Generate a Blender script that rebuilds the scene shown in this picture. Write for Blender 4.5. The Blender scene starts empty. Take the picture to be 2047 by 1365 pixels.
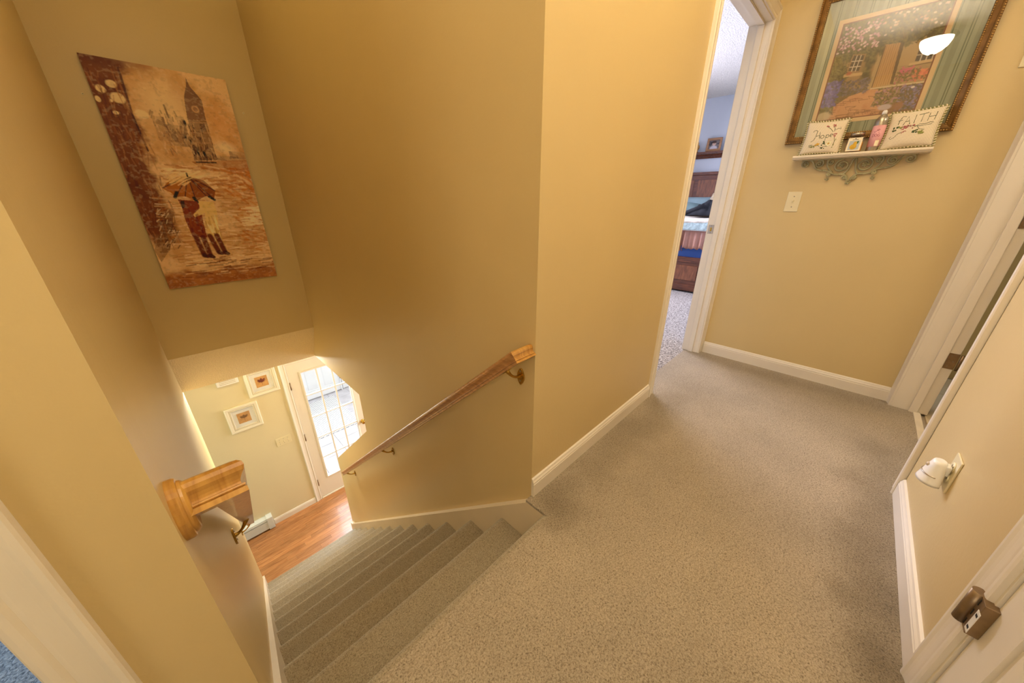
import bpy, bmesh, math, random
import numpy as np
from mathutils import Vector, Matrix, Euler
random.seed(7)
PI = math.pi
C = bpy.context.scene.collection
scn = bpy.context.scene

# ------------------------------------------------------------------ camera
PITCH, YAW, FPX = 0.394109, 0.792201, 678.1735
CAM = Vector((0, 0, 1.125))
cam = bpy.data.cameras.new('camera')
cam.sensor_width = 36.0
cam.lens = FPX / 2047 * 36.0
cam.clip_start = 0.02
cam.clip_end = 100
co = bpy.data.objects.new('camera', cam)
C.objects.link(co)
fw = Vector((math.sin(YAW) * math.cos(PITCH), math.cos(YAW) * math.cos(PITCH), -math.sin(PITCH)))
rt = Vector((math.cos(YAW), -math.sin(YAW), 0))
up = rt.cross(fw)
rm = Matrix((rt, up, -fw)).transposed()
co.matrix_world = Matrix.Translation(CAM) @ rm.to_4x4()
scn.camera = co

# ------------------------------------------------------------------ world, lights, exposure
w = bpy.data.worlds.new('world')
w.use_nodes = True
bg = w.node_tree.nodes['Background']
bg.inputs[0].default_value = (0.75, 0.86, 1.0, 1)
bg.inputs[1].default_value = 1.0
scn.world = w
scn.view_settings.view_transform = 'Standard'
scn.view_settings.look = 'None'
scn.view_settings.exposure = 0.12
scn.view_settings.gamma = 1.0
scn.view_settings.use_curve_mapping = False


def area(name, loc, target, size, power, col, size_y=None, spread=None):
    l = bpy.data.lights.new(name, 'AREA')
    l.energy = power
    l.color = col
    l.size = size
    if size_y:
        l.shape = 'RECTANGLE'
        l.size_y = size_y
    if spread:
        l.spread = spread
    o = bpy.data.objects.new(name, l)
    o.location = loc
    d = Vector(target) - Vector(loc)
    o.rotation_euler = d.to_track_quat('-Z', 'Y').to_euler()
    C.objects.link(o)
    return o


WARM = (1.0, 0.82, 0.58)
DAY = (0.72, 0.84, 1.0)
SUNW = (1.0, 0.93, 0.82)
LX, LY = 0.12, -0.01
area('hall_up_fill', (1.1, 0.14, 2.25), (1.1, 0.14, 3), 1.5, 36, (1.0, 0.87, 0.68), 0.7)  # unseen panel added to bounce soft light off the hall ceiling
area('hall_end_fill', (-1.15, 0.0, 1.25), (2.6, 0.1, 1.0), 0.6, 6, (1.0, 0.90, 0.74), 0.6)  # unseen fill added at the hall's end to flatten the contrast
area('stair_head_fill', (0.3, 1.9, 2.2), (0.3, 1.9, 3), 0.7, 8, (1.0, 0.80, 0.36), 1.6)  # added fill out of view, aimed up to brighten the stairwell
area('bedroom_window_light', (4.3, 3.7, 1.7), (2.4, 0.8, 0.7), 2.0, 185, (0.80, 0.80, 1.0), 1.5)
area('left_room_window_light', (-1.6, 2.8, 1.6), (-0.6, 0.8, 0.2), 1.0, 44, (0.42, 0.66, 1.0), 1.0)
area('bath_light', (2.1, -1.4, 2.4), (2.1, -1.0, 0), 0.6, 12, (1.0, 0.86, 0.68))
area('foyer_window_light', (3.4, 3.7, -1.3), (-0.3, 3.7, -2.0), 1.8, 95, (0.88, 0.94, 1.0), 1.6)
area('foyer_left_light', (-2.2, 4.0, -1.2), (1.0, 4.2, -1.8), 0.9, 32, (0.82, 1.0, 0.94), 1.4)
area('foyer_stair_fill', (0.4, 4.2, -0.44), (0.3, 1.7, -1.25), 0.6, 30, (1.0, 0.95, 0.82), 0.16)  # hidden strip added so the stair nosings catch light from the foyer
area('sunroom_window_light', (4.2, 6.1, -1.2), (1.2, 6.3, -2.6), 2.4, 75, (0.92, 0.96, 1.0), 1.8)
area('sunroom_step_fill', (1.05, 5.15, -0.62), (0.42, 3.45, -2.45), 0.8, 26, (0.50, 0.68, 1.0), 0.3, spread=1.3)  # unseen panel behind the door, added to throw blue light on the lowest steps
area('sunroom_high_fill', (1.4, 6.0, -0.45), (0.5, 3.5, -2.6), 1.8, 85, (0.84, 0.90, 1.0), 0.9)  # added fill high in the sunroom, aimed through the door at the stairs

# ------------------------------------------------------------------ materials
MATS = {}


def newmat(name):
    m = bpy.data.materials.new(name)
    m.use_nodes = True
    MATS[name] = m
    return m, m.node_tree.nodes, m.node_tree.links, m.node_tree.nodes['Principled BSDF']


def srgb(r, g, b):
    f = lambda c: (c / 255 / 12.92) if c / 255 <= 0.04045 else ((c / 255 + 0.055) / 1.055) ** 2.4
    return (f(r), f(g), f(b), 1)


def mat(name, col, rough=0.5, metal=0.0, var=0.06, scale=6.0, bump=0.0, bscale=150.0, coat=0.0, spec=0.5, stretch=None, detail=3.0, bdist=0.002):
    """plain procedural material: colour varied by noise, optional noise bump"""
    m, N, L, p = newmat(name)
    p.inputs['Roughness'].default_value = rough
    p.inputs['Metallic'].default_value = metal
    p.inputs['Coat Weight'].default_value = coat
    p.inputs['Specular IOR Level'].default_value = spec
    tc = N.new('ShaderNodeTexCoord')
    mp = N.new('ShaderNodeMapping')
    L.new(tc.outputs['Object'], mp.inputs[0])
    if stretch:
        mp.inputs['Scale'].default_value = stretch
    n = N.new('ShaderNodeTexNoise')
    n.inputs['Scale'].default_value = scale
    n.inputs['Detail'].default_value = detail
    L.new(mp.outputs[0], n.inputs['Vector'])
    cr = N.new('ShaderNodeValToRGB')
    cr.color_ramp.elements[0].position = 0.3
    cr.color_ramp.elements[1].position = 0.7
    cr.color_ramp.elements[0].color = (col[0] * (1 - var), col[1] * (1 - var), col[2] * (1 - var), 1)
    cr.color_ramp.elements[1].color = (min(1, col[0] * (1 + var)), min(1, col[1] * (1 + var)), min(1, col[2] * (1 + var)), 1)
    L.new(n.outputs[0], cr.inputs[0])
    L.new(cr.outputs[0], p.inputs['Base Color'])
    if bump:
        nb = N.new('ShaderNodeTexNoise')
        nb.inputs['Scale'].default_value = bscale
        nb.inputs['Detail'].default_value = 2
        L.new(mp.outputs[0], nb.inputs['Vector'])
        b = N.new('ShaderNodeBump')
        b.inputs['Strength'].default_value = bump
        b.inputs['Distance'].default_value = bdist
        L.new(nb.outputs[0], b.inputs['Height'])
        L.new(b.outputs[0], p.inputs['Normal'])
    return m


def wood(name, c1, c2, rough=0.35, scale=9.0, axis=(1, 14, 14), coat=0.2, per_obj=0.0):
    m, N, L, p = newmat(name)
    p.inputs['Roughness'].default_value = rough
    p.inputs['Coat Weight'].default_value = coat
    tc = N.new('ShaderNodeTexCoord')
    mp = N.new('ShaderNodeMapping')
    mp.inputs['Scale'].default_value = axis
    L.new(tc.outputs['Object'], mp.inputs[0])
    vec = mp.outputs[0]
    oi = N.new('ShaderNodeObjectInfo')
    if per_obj:
        ad = N.new('ShaderNodeVectorMath')
        ad.operation = 'ADD'
        sc = N.new('ShaderNodeVectorMath')
        sc.operation = 'SCALE'
        cb = N.new('ShaderNodeCombineXYZ')
        for i in range(3):
            L.new(oi.outputs['Random'], cb.inputs[i])
        L.new(cb.outputs[0], sc.inputs[0])
        sc.inputs['Scale'].default_value = 57.0
        L.new(vec, ad.inputs[0])
        L.new(sc.outputs[0], ad.inputs[1])
        vec = ad.outputs[0]
    n = N.new('ShaderNodeTexNoise')
    n.inputs['Scale'].default_value = scale
    n.inputs['Detail'].default_value = 6
    n.inputs['Distortion'].default_value = 0.6
    L.new(vec, n.inputs['Vector'])
    cr = N.new('ShaderNodeValToRGB')
    cr.color_ramp.elements[0].position = 0.32
    cr.color_ramp.elements[1].position = 0.68
    cr.color_ramp.elements[0].color = c1
    cr.color_ramp.elements[1].color = c2
    L.new(n.outputs[0], cr.inputs[0])
    out = cr.outputs[0]
    if per_obj:
        hs = N.new('ShaderNodeHueSaturation')
        mr = N.new('ShaderNodeMapRange')
        mr.inputs['To Min'].default_value = 1 - per_obj
        mr.inputs['To Max'].default_value = 1 + per_obj
        L.new(oi.outputs['Random'], mr.inputs[0])
        L.new(mr.outputs[0], hs.inputs['Value'])
        L.new(out, hs.inputs['Color'])
        out = hs.outputs[0]
    L.new(out, p.inputs['Base Color'])
    b = N.new('ShaderNodeBump')
    b.inputs['Strength'].default_value = 0.12
    b.inputs['Distance'].default_value = 0.001
    L.new(n.outputs[0], b.inputs['Height'])
    L.new(b.outputs[0], p.inputs['Normal'])
    return m


def carpet(name, cdark, cmid, clight, scale=170.0, big=1.0, bump=0.8):
    m, N, L, p = newmat(name)
    p.inputs['Roughness'].default_value = 1.0
    p.inputs['Specular IOR Level'].default_value = 0.05
    p.inputs['Sheen Weight'].default_value = 0.15
    tc = N.new('ShaderNodeTexCoord')
    n = N.new('ShaderNodeTexNoise')
    n.inputs['Scale'].default_value = scale
    n.inputs['Detail'].default_value = 2.5
    n.inputs['Roughness'].default_value = 0.65
    n.inputs['Distortion'].default_value = 0.8
    L.new(tc.outputs['Object'], n.inputs['Vector'])
    cr = N.new('ShaderNodeValToRGB')
    e = cr.color_ramp.elements
    e[0].position, e[0].color = 0.33, cdark
    e[1].position, e[1].color = 0.62, clight
    k = e.new(0.47)
    k.color = cmid
    L.new(n.outputs[0], cr.inputs[0])
    n2 = N.new('ShaderNodeTexNoise')
    n2.inputs['Scale'].default_value = 1.7
    n2.inputs['Detail'].default_value = 5
    n2.inputs['Roughness'].default_value = 0.6
    L.new(tc.outputs['Object'], n2.inputs['Vector'])
    mr = N.new('ShaderNodeMapRange')
    mr.inputs['From Min'].default_value = 0.3
    mr.inputs['From Max'].default_value = 0.7
    mr.inputs['To Min'].default_value = 1 - 0.16 * big
    mr.inputs['To Max'].default_value = 1 + 0.10 * big
    L.new(n2.outputs[0], mr.inputs[0])
    hs = N.new('ShaderNodeHueSaturation')
    L.new(cr.outputs[0], hs.inputs['Color'])
    L.new(mr.outputs[0], hs.inputs['Value'])
    L.new(hs.outputs[0], p.inputs['Base Color'])
    b = N.new('ShaderNodeBump')
    b.inputs['Strength'].default_value = bump
    b.inputs['Distance'].default_value = 0.006
    L.new(n.outputs[0], b.inputs['Height'])
    L.new(b.outputs[0], p.inputs['Normal'])
    return m


def dark_patches(m, blobs):
    """darker patches of the carpet, broken up by noise: (x, y, rx, ry, strength)"""
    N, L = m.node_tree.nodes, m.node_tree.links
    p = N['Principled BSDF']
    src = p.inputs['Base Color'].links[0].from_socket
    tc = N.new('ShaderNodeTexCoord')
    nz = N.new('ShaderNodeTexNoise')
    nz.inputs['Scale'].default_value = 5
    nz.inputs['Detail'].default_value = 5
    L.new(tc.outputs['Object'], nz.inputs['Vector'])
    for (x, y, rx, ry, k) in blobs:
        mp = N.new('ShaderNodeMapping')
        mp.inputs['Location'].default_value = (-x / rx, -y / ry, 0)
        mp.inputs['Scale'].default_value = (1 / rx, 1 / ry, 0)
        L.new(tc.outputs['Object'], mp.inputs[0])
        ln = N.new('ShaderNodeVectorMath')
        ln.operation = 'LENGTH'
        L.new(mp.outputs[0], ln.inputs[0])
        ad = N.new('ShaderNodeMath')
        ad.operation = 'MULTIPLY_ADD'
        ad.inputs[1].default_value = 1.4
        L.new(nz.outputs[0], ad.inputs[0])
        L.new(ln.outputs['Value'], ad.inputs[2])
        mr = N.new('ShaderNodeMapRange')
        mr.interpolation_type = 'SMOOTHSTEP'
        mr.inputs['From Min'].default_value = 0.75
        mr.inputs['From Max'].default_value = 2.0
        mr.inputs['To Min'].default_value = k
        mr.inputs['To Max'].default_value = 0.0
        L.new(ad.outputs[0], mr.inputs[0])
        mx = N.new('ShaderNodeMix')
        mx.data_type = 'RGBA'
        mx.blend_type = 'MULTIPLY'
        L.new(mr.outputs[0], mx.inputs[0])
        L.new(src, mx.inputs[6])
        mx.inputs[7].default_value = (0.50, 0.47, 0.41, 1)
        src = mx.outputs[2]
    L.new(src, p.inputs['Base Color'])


def vcol(name, rough=0.6, bump=0.0, bscale=60.0, spec=0.5, attr='paint'):
    m, N, L, p = newmat(name)
    p.inputs['Roughness'].default_value = rough
    p.inputs['Specular IOR Level'].default_value = spec
    a = N.new('ShaderNodeVertexColor')
    a.layer_name = attr
    L.new(a.outputs[0], p.inputs['Base Color'])
    if bump:
        tc = N.new('ShaderNodeTexCoord')
        nb = N.new('ShaderNodeTexNoise')
        nb.inputs['Scale'].default_value = bscale
        L.new(tc.outputs['Object'], nb.inputs['Vector'])
        b = N.new('ShaderNodeBump')
        b.inputs['Strength'].default_value = bump
        b.inputs['Distance'].default_value = 0.002
        L.new(nb.outputs[0], b.inputs['Height'])
        L.new(b.outputs[0], p.inputs['Normal'])
    return m


def glass(name, tint=(1, 1, 1, 1), refl=0.03):
    m, N, L, p = newmat(name)
    N.remove(p)
    t = N.new('ShaderNodeBsdfTransparent')
    t.inputs[0].default_value = tint
    g = N.new('ShaderNodeBsdfGlossy')
    g.inputs['Roughness'].default_value = 0.0
    g.inputs[0].default_value = (1, 1, 1, 1)
    lw = N.new('ShaderNodeLayerWeight')
    pw_ = N.new('ShaderNodeMath')
    pw_.operation = 'POWER'
    pw_.inputs[1].default_value = 5.0
    L.new(lw.outputs['Facing'], pw_.inputs[0])
    mx = N.new('ShaderNodeMixShader')
    sc = N.new('ShaderNodeMath')
    sc.operation = 'MULTIPLY_ADD'
    sc.inputs[1].default_value = 0.9
    sc.inputs[2].default_value = refl
    L.new(pw_.outputs[0], sc.inputs[0])
    L.new(sc.outputs[0], mx.inputs[0])
    L.new(t.outputs[0], mx.inputs[1])
    L.new(g.outputs[0], mx.inputs[2])
    L.new(mx.outputs[0], N['Material Output'].inputs[0])
    return m


def emis(name, col, s):
    m, N, L, p = newmat(name)
    p.inputs['Base Color'].default_value = col
    p.inputs['Emission Color'].default_value = col
    p.inputs['Emission Strength'].default_value = s
    return m


WALL = mat('wall_paint', srgb(211, 187, 133), rough=0.38, var=0.015, scale=3, bump=0.25, bscale=90, bdist=0.0015, spec=0.4)
WALLF = mat('foyer_wall_paint', srgb(222, 208, 168), rough=0.42, var=0.015, scale=3, bump=0.25, bscale=90, bdist=0.0015, spec=0.4)
WALLB = mat('bedroom_wall_paint', srgb(205, 212, 222), rough=0.7, var=0.015, scale=3)
TRIM = mat('trim_paint', srgb(232, 222, 203), rough=0.4, var=0.02, scale=5, bump=0.08, bscale=40)
STRING = mat('stringer_paint', srgb(222, 205, 172), rough=0.45, var=0.03, scale=4)
POPC = mat('textured_ceiling', srgb(232, 212, 168), rough=0.95, var=0.05, scale=120, bump=1.0, bscale=130, bdist=0.006)
POPB = mat('popcorn_ceiling', srgb(226, 222, 214), rough=0.95, var=0.10, scale=70, bump=1.0, bscale=75, bdist=0.01)
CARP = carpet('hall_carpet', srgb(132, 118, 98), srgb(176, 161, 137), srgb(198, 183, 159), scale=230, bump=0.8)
dark_patches(CARP, [(1.55, -0.34, 0.75, 0.14, 0.75), (0.95, -0.36, 0.5, 0.12, 0.6), (0.86, 0.60, 0.16, 0.12, 0.6), (1.45, 0.58, 0.7, 0.14, 0.45), (2.05, 0.45, 0.35, 0.35, 0.25), (2.75, 0.1, 0.10, 0.6, 0.35), (0.5, -0.1, 0.5, 0.25, 0.2)])  # darker bands, mostly along the walls
CARPS = carpet('stair_carpet', srgb(124, 113, 92), srgb(162, 149, 124), srgb(184, 170, 144), scale=270, big=0.5, bump=0.5)
CARPB = carpet('bedroom_carpet', srgb(52, 46, 44), srgb(152, 142, 132), srgb(205, 196, 186), scale=75, big=0.5)
CARPL = carpet('left_room_carpet', srgb(96, 100, 108), srgb(150, 154, 160), srgb(188, 190, 194), scale=140, big=0.4)
OAK = wood('oak', srgb(166, 112, 40), srgb(208, 158, 76), rough=0.32, scale=7, axis=(10, 1.4, 1.4), coat=0.4)
OAKR = wood('oak_rail', srgb(160, 108, 58), srgb(196, 146, 92), rough=0.32, scale=7, axis=(14, 1.0, 14), coat=0.4)
PLANK = wood('floor_plank_wood', srgb(150, 94, 52), srgb(190, 134, 84), rough=0.34, scale=5, axis=(1.5, 22, 22), coat=0.15, per_obj=0.16)
MAHOG = wood('mahogany', srgb(76, 38, 22), srgb(120, 66, 38), rough=0.3, scale=6, axis=(8, 1.5, 8), coat=0.4)
MAHOGL = wood('bed_wood', srgb(98, 54, 32), srgb(146, 88, 54), rough=0.3, scale=6, axis=(8, 8, 1.5), coat=0.4)
BRASS = mat('brass', srgb(190, 150, 70), rough=0.25, metal=1.0, var=0.12, scale=30)
BRONZE = mat('aged_hinge_metal', srgb(150, 128, 100), rough=0.38, metal=0.9, var=0.1, scale=60)
STEEL = mat('strike_metal', srgb(186, 172, 150), rough=0.3, metal=0.9, var=0.08, scale=60)
DARKM = mat('dark_bronze', srgb(52, 40, 30), rough=0.4, metal=0.6, var=0.1)
IVORY = mat('ivory_plastic', srgb(228, 214, 172), rough=0.35, var=0.01)
WHITEP = mat('white_plastic', srgb(236, 232, 222), rough=0.4, var=0.01)
HEATM = mat('heater_enamel', srgb(214, 216, 208), rough=0.35, var=0.02)
BLACKM = mat('black_slot', srgb(20, 18, 16), rough=0.6, var=0.02)
SCREW = mat('screw_metal', srgb(150, 140, 120), rough=0.35, metal=0.8)
GLASS = glass('clear_glass')
PGLASS = glass('picture_glass', refl=0.042)
MARBLE = mat('threshold_marble', srgb(236, 224, 200), rough=0.25, var=0.06, scale=12)
BTILE = mat('bath_tile', srgb(224, 206, 172), rough=0.3, var=0.05, scale=7)
GROUT = mat('grout', srgb(170, 156, 136), rough=0.9)

# ------------------------------------------------------------------ helpers
WM = {}


def wmat(o):
    return WM.get(o.name, Matrix.Identity(4))


class MB:
    """collects geometry, links it as one mesh object"""

    def __init__(s):
        s.v = []
        s.f = []
        s.sm = []

    def add(s, v, f, smooth=False):
        b = len(s.v)
        s.v += [tuple(p) for p in v]
        s.f += [tuple(i + b for i in q) for q in f]
        s.sm += [smooth] * len(f)
        return s

    def box(s, x0, x1, y0, y1, z0, z1):
        v = [(x, y, z) for x in (x0, x1) for y in (y0, y1) for z in (z0, z1)]
        return s.add(v, [(0, 1, 3, 2), (4, 6, 7, 5), (0, 4, 5, 1), (2, 3, 7, 6), (0, 2, 6, 4), (1, 5, 7, 3)])

    def prism(s, poly, a0, a1, axis='x', smooth=False):
        """poly in the two other axes, extruded along axis"""
        n = len(poly)
        f3 = {'x': lambda a, p: (a, p[0], p[1]), 'y': lambda a, p: (p[0], a, p[1]), 'z': lambda a, p: (p[0], p[1], a)}[axis]
        v = [f3(a0, p) for p in poly] + [f3(a1, p) for p in poly]
        s.add(v, [tuple(range(n)), tuple(range(2 * n - 1, n - 1, -1))])
        b = len(s.v) - 2 * n
        for i in range(n):
            j = (i + 1) % n
            s.f.append((b + i, b + j, b + n + j, b + n + i))
            s.sm.append(smooth)
        return s

    def cyl(s, p0, p1, r0, r1=None, n=16, smooth=True):
        r1 = r0 if r1 is None else r1
        p0, p1 = Vector(p0), Vector(p1)
        d = (p1 - p0).normalized()
        a = d.orthogonal().normalized()
        b = d.cross(a)
        ring = lambda p, r: [p + (a * math.cos(2 * PI * i / n) + b * math.sin(2 * PI * i / n)) * r for i in range(n)]
        s.add(ring(p0, r0) + ring(p1, r1), [(i, (i + 1) % n, n + (i + 1) % n, n + i) for i in range(n)], smooth)
        s.add(ring(p0, r0), [tuple(range(n))[::-1]])
        s.add(ring(p1, r1), [tuple(range(n))])
        return s

    def tube(s, pts, r, n=8, closed=False, radii=None):
        pts = [Vector(p) for p in pts]
        m = len(pts)
        rings = []
        prev = None
        for i, p in enumerate(pts):
            if closed:
                d = pts[(i + 1) % m] - pts[i - 1]
            else:
                d = pts[min(i + 1, m - 1)] - pts[max(i - 1, 0)]
            d.normalize()
            if prev is None:
                a = d.orthogonal().normalized()
            else:
                a = (prev - d * prev.dot(d)).normalized()
            prev = a
            b = d.cross(a)
            rr = radii[i] if radii else r
            rings += [p + (a * math.cos(2 * PI * k / n) + b * math.sin(2 * PI * k / n)) * rr for k in range(n)]
        f = []
        for i in range(m if closed else m - 1):
            i2 = (i + 1) % m
            for k in range(n):
                k2 = (k + 1) % n
                f.append((i * n + k, i * n + k2, i2 * n + k2, i2 * n + k))
        s.add(rings, f, True)
        if not closed:
            s.add(rings[:n], [tuple(range(n))[::-1]])
            s.add(rings[-n:], [tuple(range(n))])
        return s

    def lathe(s, prof, n=24, c=(0, 0, 0), cap=True):
        """prof: (r, z) list, about the z axis through c"""
        v = [(c[0] + r * math.cos(2 * PI * k / n), c[1] + r * math.sin(2 * PI * k / n), c[2] + z) for r, z in prof for k in range(n)]
        f = [(i * n + k, i * n + (k + 1) % n, (i + 1) * n + (k + 1) % n, (i + 1) * n + k) for i in range(len(prof) - 1) for k in range(n)]
        s.add(v, f, True)
        if cap:
            if prof[0][0] > 1e-4:
                s.add(v[:n], [tuple(range(n))[::-1]])
            if prof[-1][0] > 1e-4:
                s.add(v[-n:], [tuple(range(n))])
        return s

    def ball(s, c, rx, ry=None, rz=None, n=10, m=6):
        ry = rx if ry is None else ry
        rz = rx if rz is None else rz
        v = []
        for i in range(m + 1):
            t = PI * i / m
            for k in range(n):
                p = 2 * PI * k / n
                v.append((c[0] + rx * math.sin(t) * math.cos(p), c[1] + ry * math.sin(t) * math.sin(p), c[2] + rz * math.cos(t)))
        f = [(i * n + k, (i + 1) * n + k, (i + 1) * n + (k + 1) % n, i * n + (k + 1) % n) for i in range(m) for k in range(n)]
        return s.add(v, f, True)

    def sweep(s, prof, path, N, closed=False, smooth=False, flip=1):
        """prof (a, b): a sideways in the path's plane, b along N; mitred joints"""
        N = Vector(N).normalized()
        P = [Vector(p) for p in path]
        m = len(P)
        k = len(prof)
        v = []
        for i in range(m):
            t1 = (P[i] - P[i - 1]).normalized() if (closed or i > 0) else None
            t2 = (P[(i + 1) % m] - P[i]).normalized() if (closed or i < m - 1) else None
            t1 = t1 or t2
            t2 = t2 or t1
            s1, s2 = N.cross(t1) * flip, N.cross(t2) * flip
            q = (s1 + s2).normalized()
            q = q / max(0.2, q.dot(s1))
            v += [P[i] + q * a + N * b for a, b in prof]
        f = []
        for i in range(m if closed else m - 1):
            j = (i + 1) % m
            for a in range(k):
                b = (a + 1) % k
                f.append((i * k + a, i * k + b, j * k + b, j * k + a))
        s.add(v, f, smooth)
        if not closed:
            s.add(v[:k], [tuple(range(k))])
            s.add(v[-k:], [tuple(range(k))[::-1]])
        return s

    def rot(s, M):
        s.v = [tuple(M @ Vector(p)) for p in s.v]
        return s

    def build(s, name, m, parent=None, local=True, bevel=0, seg=2, smooth_all=False, origin=None):
        me = bpy.data.meshes.new(name)
        vs = s.v
        if parent is not None and not local:
            inv = wmat(parent).inverted()
            vs = [tuple(inv @ Vector(p)) for p in vs]
        if origin is not None:
            vs = [(p[0] - origin[0], p[1] - origin[1], p[2] - origin[2]) for p in vs]
        me.from_pydata(vs, [], s.f)
        me.polygons.foreach_set('use_smooth', [bool(x) or smooth_all for x in s.sm])
        bm = bmesh.new()
        bm.from_mesh(me)
        bmesh.ops.remove_doubles(bm, verts=bm.verts, dist=1e-6)
        bmesh.ops.recalc_face_normals(bm, faces=bm.faces)
        if bevel:
            ed = [e for e in bm.edges if len(e.link_faces) == 2 and e.calc_face_angle(0) > 0.6]
            bmesh.ops.bevel(bm, geom=ed, offset=bevel, segments=seg, profile=0.5, affect='EDGES', clamp_overlap=True)
        bm.to_mesh(me)
        bm.free()
        me.materials.append(m)
        o = bpy.data.objects.new(name, me)
        C.objects.link(o)
        if parent is not None:
            o.parent = parent
        if origin is not None:
            o.location = origin
            WM[o.name] = (wmat(parent) if parent is not None else Matrix.Identity(4)) @ Matrix.Translation(origin)
        elif parent is not None:
            WM[o.name] = wmat(parent)
        return o


def thing(name, label, cat, loc=(0, 0, 0), rot=(0, 0, 0), group=None, kind=None):
    o = bpy.data.objects.new(name, None)
    o.empty_display_size = 0.05
    C.objects.link(o)
    o.location = loc
    o.rotation_euler = rot
    WM[o.name] = Matrix.Translation(loc) @ Euler(rot).to_matrix().to_4x4()
    if label:
        o['label'] = label
    if cat:
        o['category'] = cat
    if group:
        o['group'] = group
    if kind:
        o['kind'] = kind
    return o


def st(o):
    o['kind'] = 'structure'
    return o


def struct(name, mb, m, **kw):
    return st(mb.build(name, m, **kw))


# local wall frames: x to the viewer's right, y into the wall, z up
FACE_NY = (0, 0, 0)            # seen from -y
FACE_NX = (0, 0, -PI / 2)      # wall faces -x (picture wall)
FACE_PX = (0, 0, PI / 2)       # wall faces +x
FACE_PY = (0, 0, PI)           # wall faces +y

# ------------------------------------------------------------------ dimensions
YH, XP, YN = 0.682, 2.863, -0.394
XR = 0.804
ZF = -2.86
RISE, RUN, NOSE0 = 0.22, 0.2435, 0.595
CEIL = 2.575
YW = 0.797                      # back of hall wall
YHD = 3.345                     # stair head wall
YF = 4.53                       # foyer far wall
SK = -0.0252


def xl(y):
    """left stair wall runs very slightly off square"""
    return -0.107 + SK * (y - YH)


# ------------------------------------------------------------------ floors
r0 = 0.028
fl = thing('floor', None, None, (0, 0, 0), kind='structure')
m = MB()
m.prism([(-1.3, YN), (1.928, YN), (1.928, -0.485), (2.80, -0.485), (2.80, YN), (XP, YN), (XP, YH), (2.80, YH), (2.80, 0.777), (1.96, 0.777), (1.96, YH), (0.7715, YH), (0.7715, NOSE0 - r0), (-0.107, NOSE0 - r0), (-0.107, YH), (-0.294, YH), (-0.294, 0.74), (-1.1, 0.74), (-1.1, YH), (-1.3, YH)], -0.24, 0.0, 'z')
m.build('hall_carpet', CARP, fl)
# rounded landing nosing
r = 0.028
pr = [(NOSE0 - r + r * math.sin(a), -r + r * math.cos(a)) for a in [i * PI / 2 / 5 for i in range(6)]] + [(NOSE0 - 0.003, -0.040), (NOSE0 - 0.02, -0.052), (NOSE0 - 0.022, -0.219), (NOSE0 - 0.06, -0.219), (NOSE0 - 0.06, -0.05), (NOSE0 - 0.03, -0.03)]
MB().prism(pr, -0.115, 0.7705, 'x').build('landing_nosing', CARPS, fl)

stairs = thing('staircase', 'straight flight of carpeted stairs going down beside two oak handrails', 'stairs', (0.33, NOSE0, ZF))
for i in range(1, 13):
    y1 = NOSE0 + RUN * i
    y0 = y1 - RUN - 0.02
    z = -RISE * i
    pr = [(y0, z)] + [(y1 - r + r * math.sin(a), z - r + r * math.cos(a)) for a in [k * PI / 2 / 5 for k in range(6)]]
    pr += [(y1 - 0.003, z - 0.040), (y1 - 0.02, z - 0.052), (y1 - 0.021, z - RISE), (y0, z - RISE)]
    mb = MB().prism(pr, 0, 1, 'x')
    mb.v = [((0.7705 if p[0] > 0.5 else xl(p[1]) + 0.017), p[1], p[2]) for p in mb.v]
    mb.build('step', CARPS, stairs, local=False)

# skirt boards along the stair walls
def skz(y):
    return min(0.0, -0.905 * (y - 0.665))


pts = [(NOSE0 - 0.05, -0.012), (0.678, -0.012), (3.60, skz(3.60)), (3.66, skz(3.60) - 0.02), (3.66, ZF), (3.45, ZF), (NOSE0 - 0.05, -0.30)]
t1 = struct('trim_1', MB().prism(pts, 0.771, XR, 'x'), STRING)
mb = MB().prism([(0.70, skz(0.70))] + pts[2:6] + [(0.70, -0.32)], 0, 1, 'x')
mb.v = [(xl(p[1]) + (0.018 if p[0] > 0.5 else 0.0), p[1], p[2]) for p in mb.v]
t2 = struct('trim_2', mb, TRIM)

# ------------------------------------------------------------------ walls of the hall and stairwell
H = CEIL
struct('wall_left_front', MB().box(-0.27, -0.107, YH, YW, -0.5, H), WALL)
struct('wall_left_front', MB().box(-1.13, -0.27, YH, YW, 2.09, H), WALL)
struct('wall_left_front', MB().box(-1.42, -1.13, YH, YW, -0.24, H), WALL)
struct('wall_back', MB().box(-1.42, -1.3, YN, YH, -0.24, H), WALL)
# stair left wall (slightly skewed), full two storeys
mb = MB()
ys = [YW, 1.5, 2.2, 2.9, YHD, 3.70]
mb.prism([(xl(y), y) for y in ys] + [(-0.30, 3.70), (-0.30, YW)], ZF, H, 'z')
struct('wall_stair_left', mb, WALL)
# right stair wall with the open side above the lower flight
mb = MB()
mb.prism([(YW, ZF), (3.705, ZF), (3.66, -1.66), (2.50, -0.655), (2.50, -0.30), (3.60, -0.30), (3.60, H), (YW, H)], XR, 0.919, 'x')
mb.add([], [])
struct('wall_stair_right', mb, WALL)
struct('wall_hall_left', MB().box(XR, 1.935, YH, YW, -0.3, H), WALL)
struct('wall_hall_left', MB().box(1.935, 2.83, YH, YW, 2.085, H), WALL)
struct('wall_picture', MB().box(XP, 2.98, -0.53, YW, -0.24, H), WALL)
struct('wall_hall_left', MB().box(2.83, XP, YH, YW, -0.24, H), WALL)
struct('wall_stair_head', MB().box(-0.30, XR, YHD, 3.46, 0.05, H), WALL)
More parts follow.
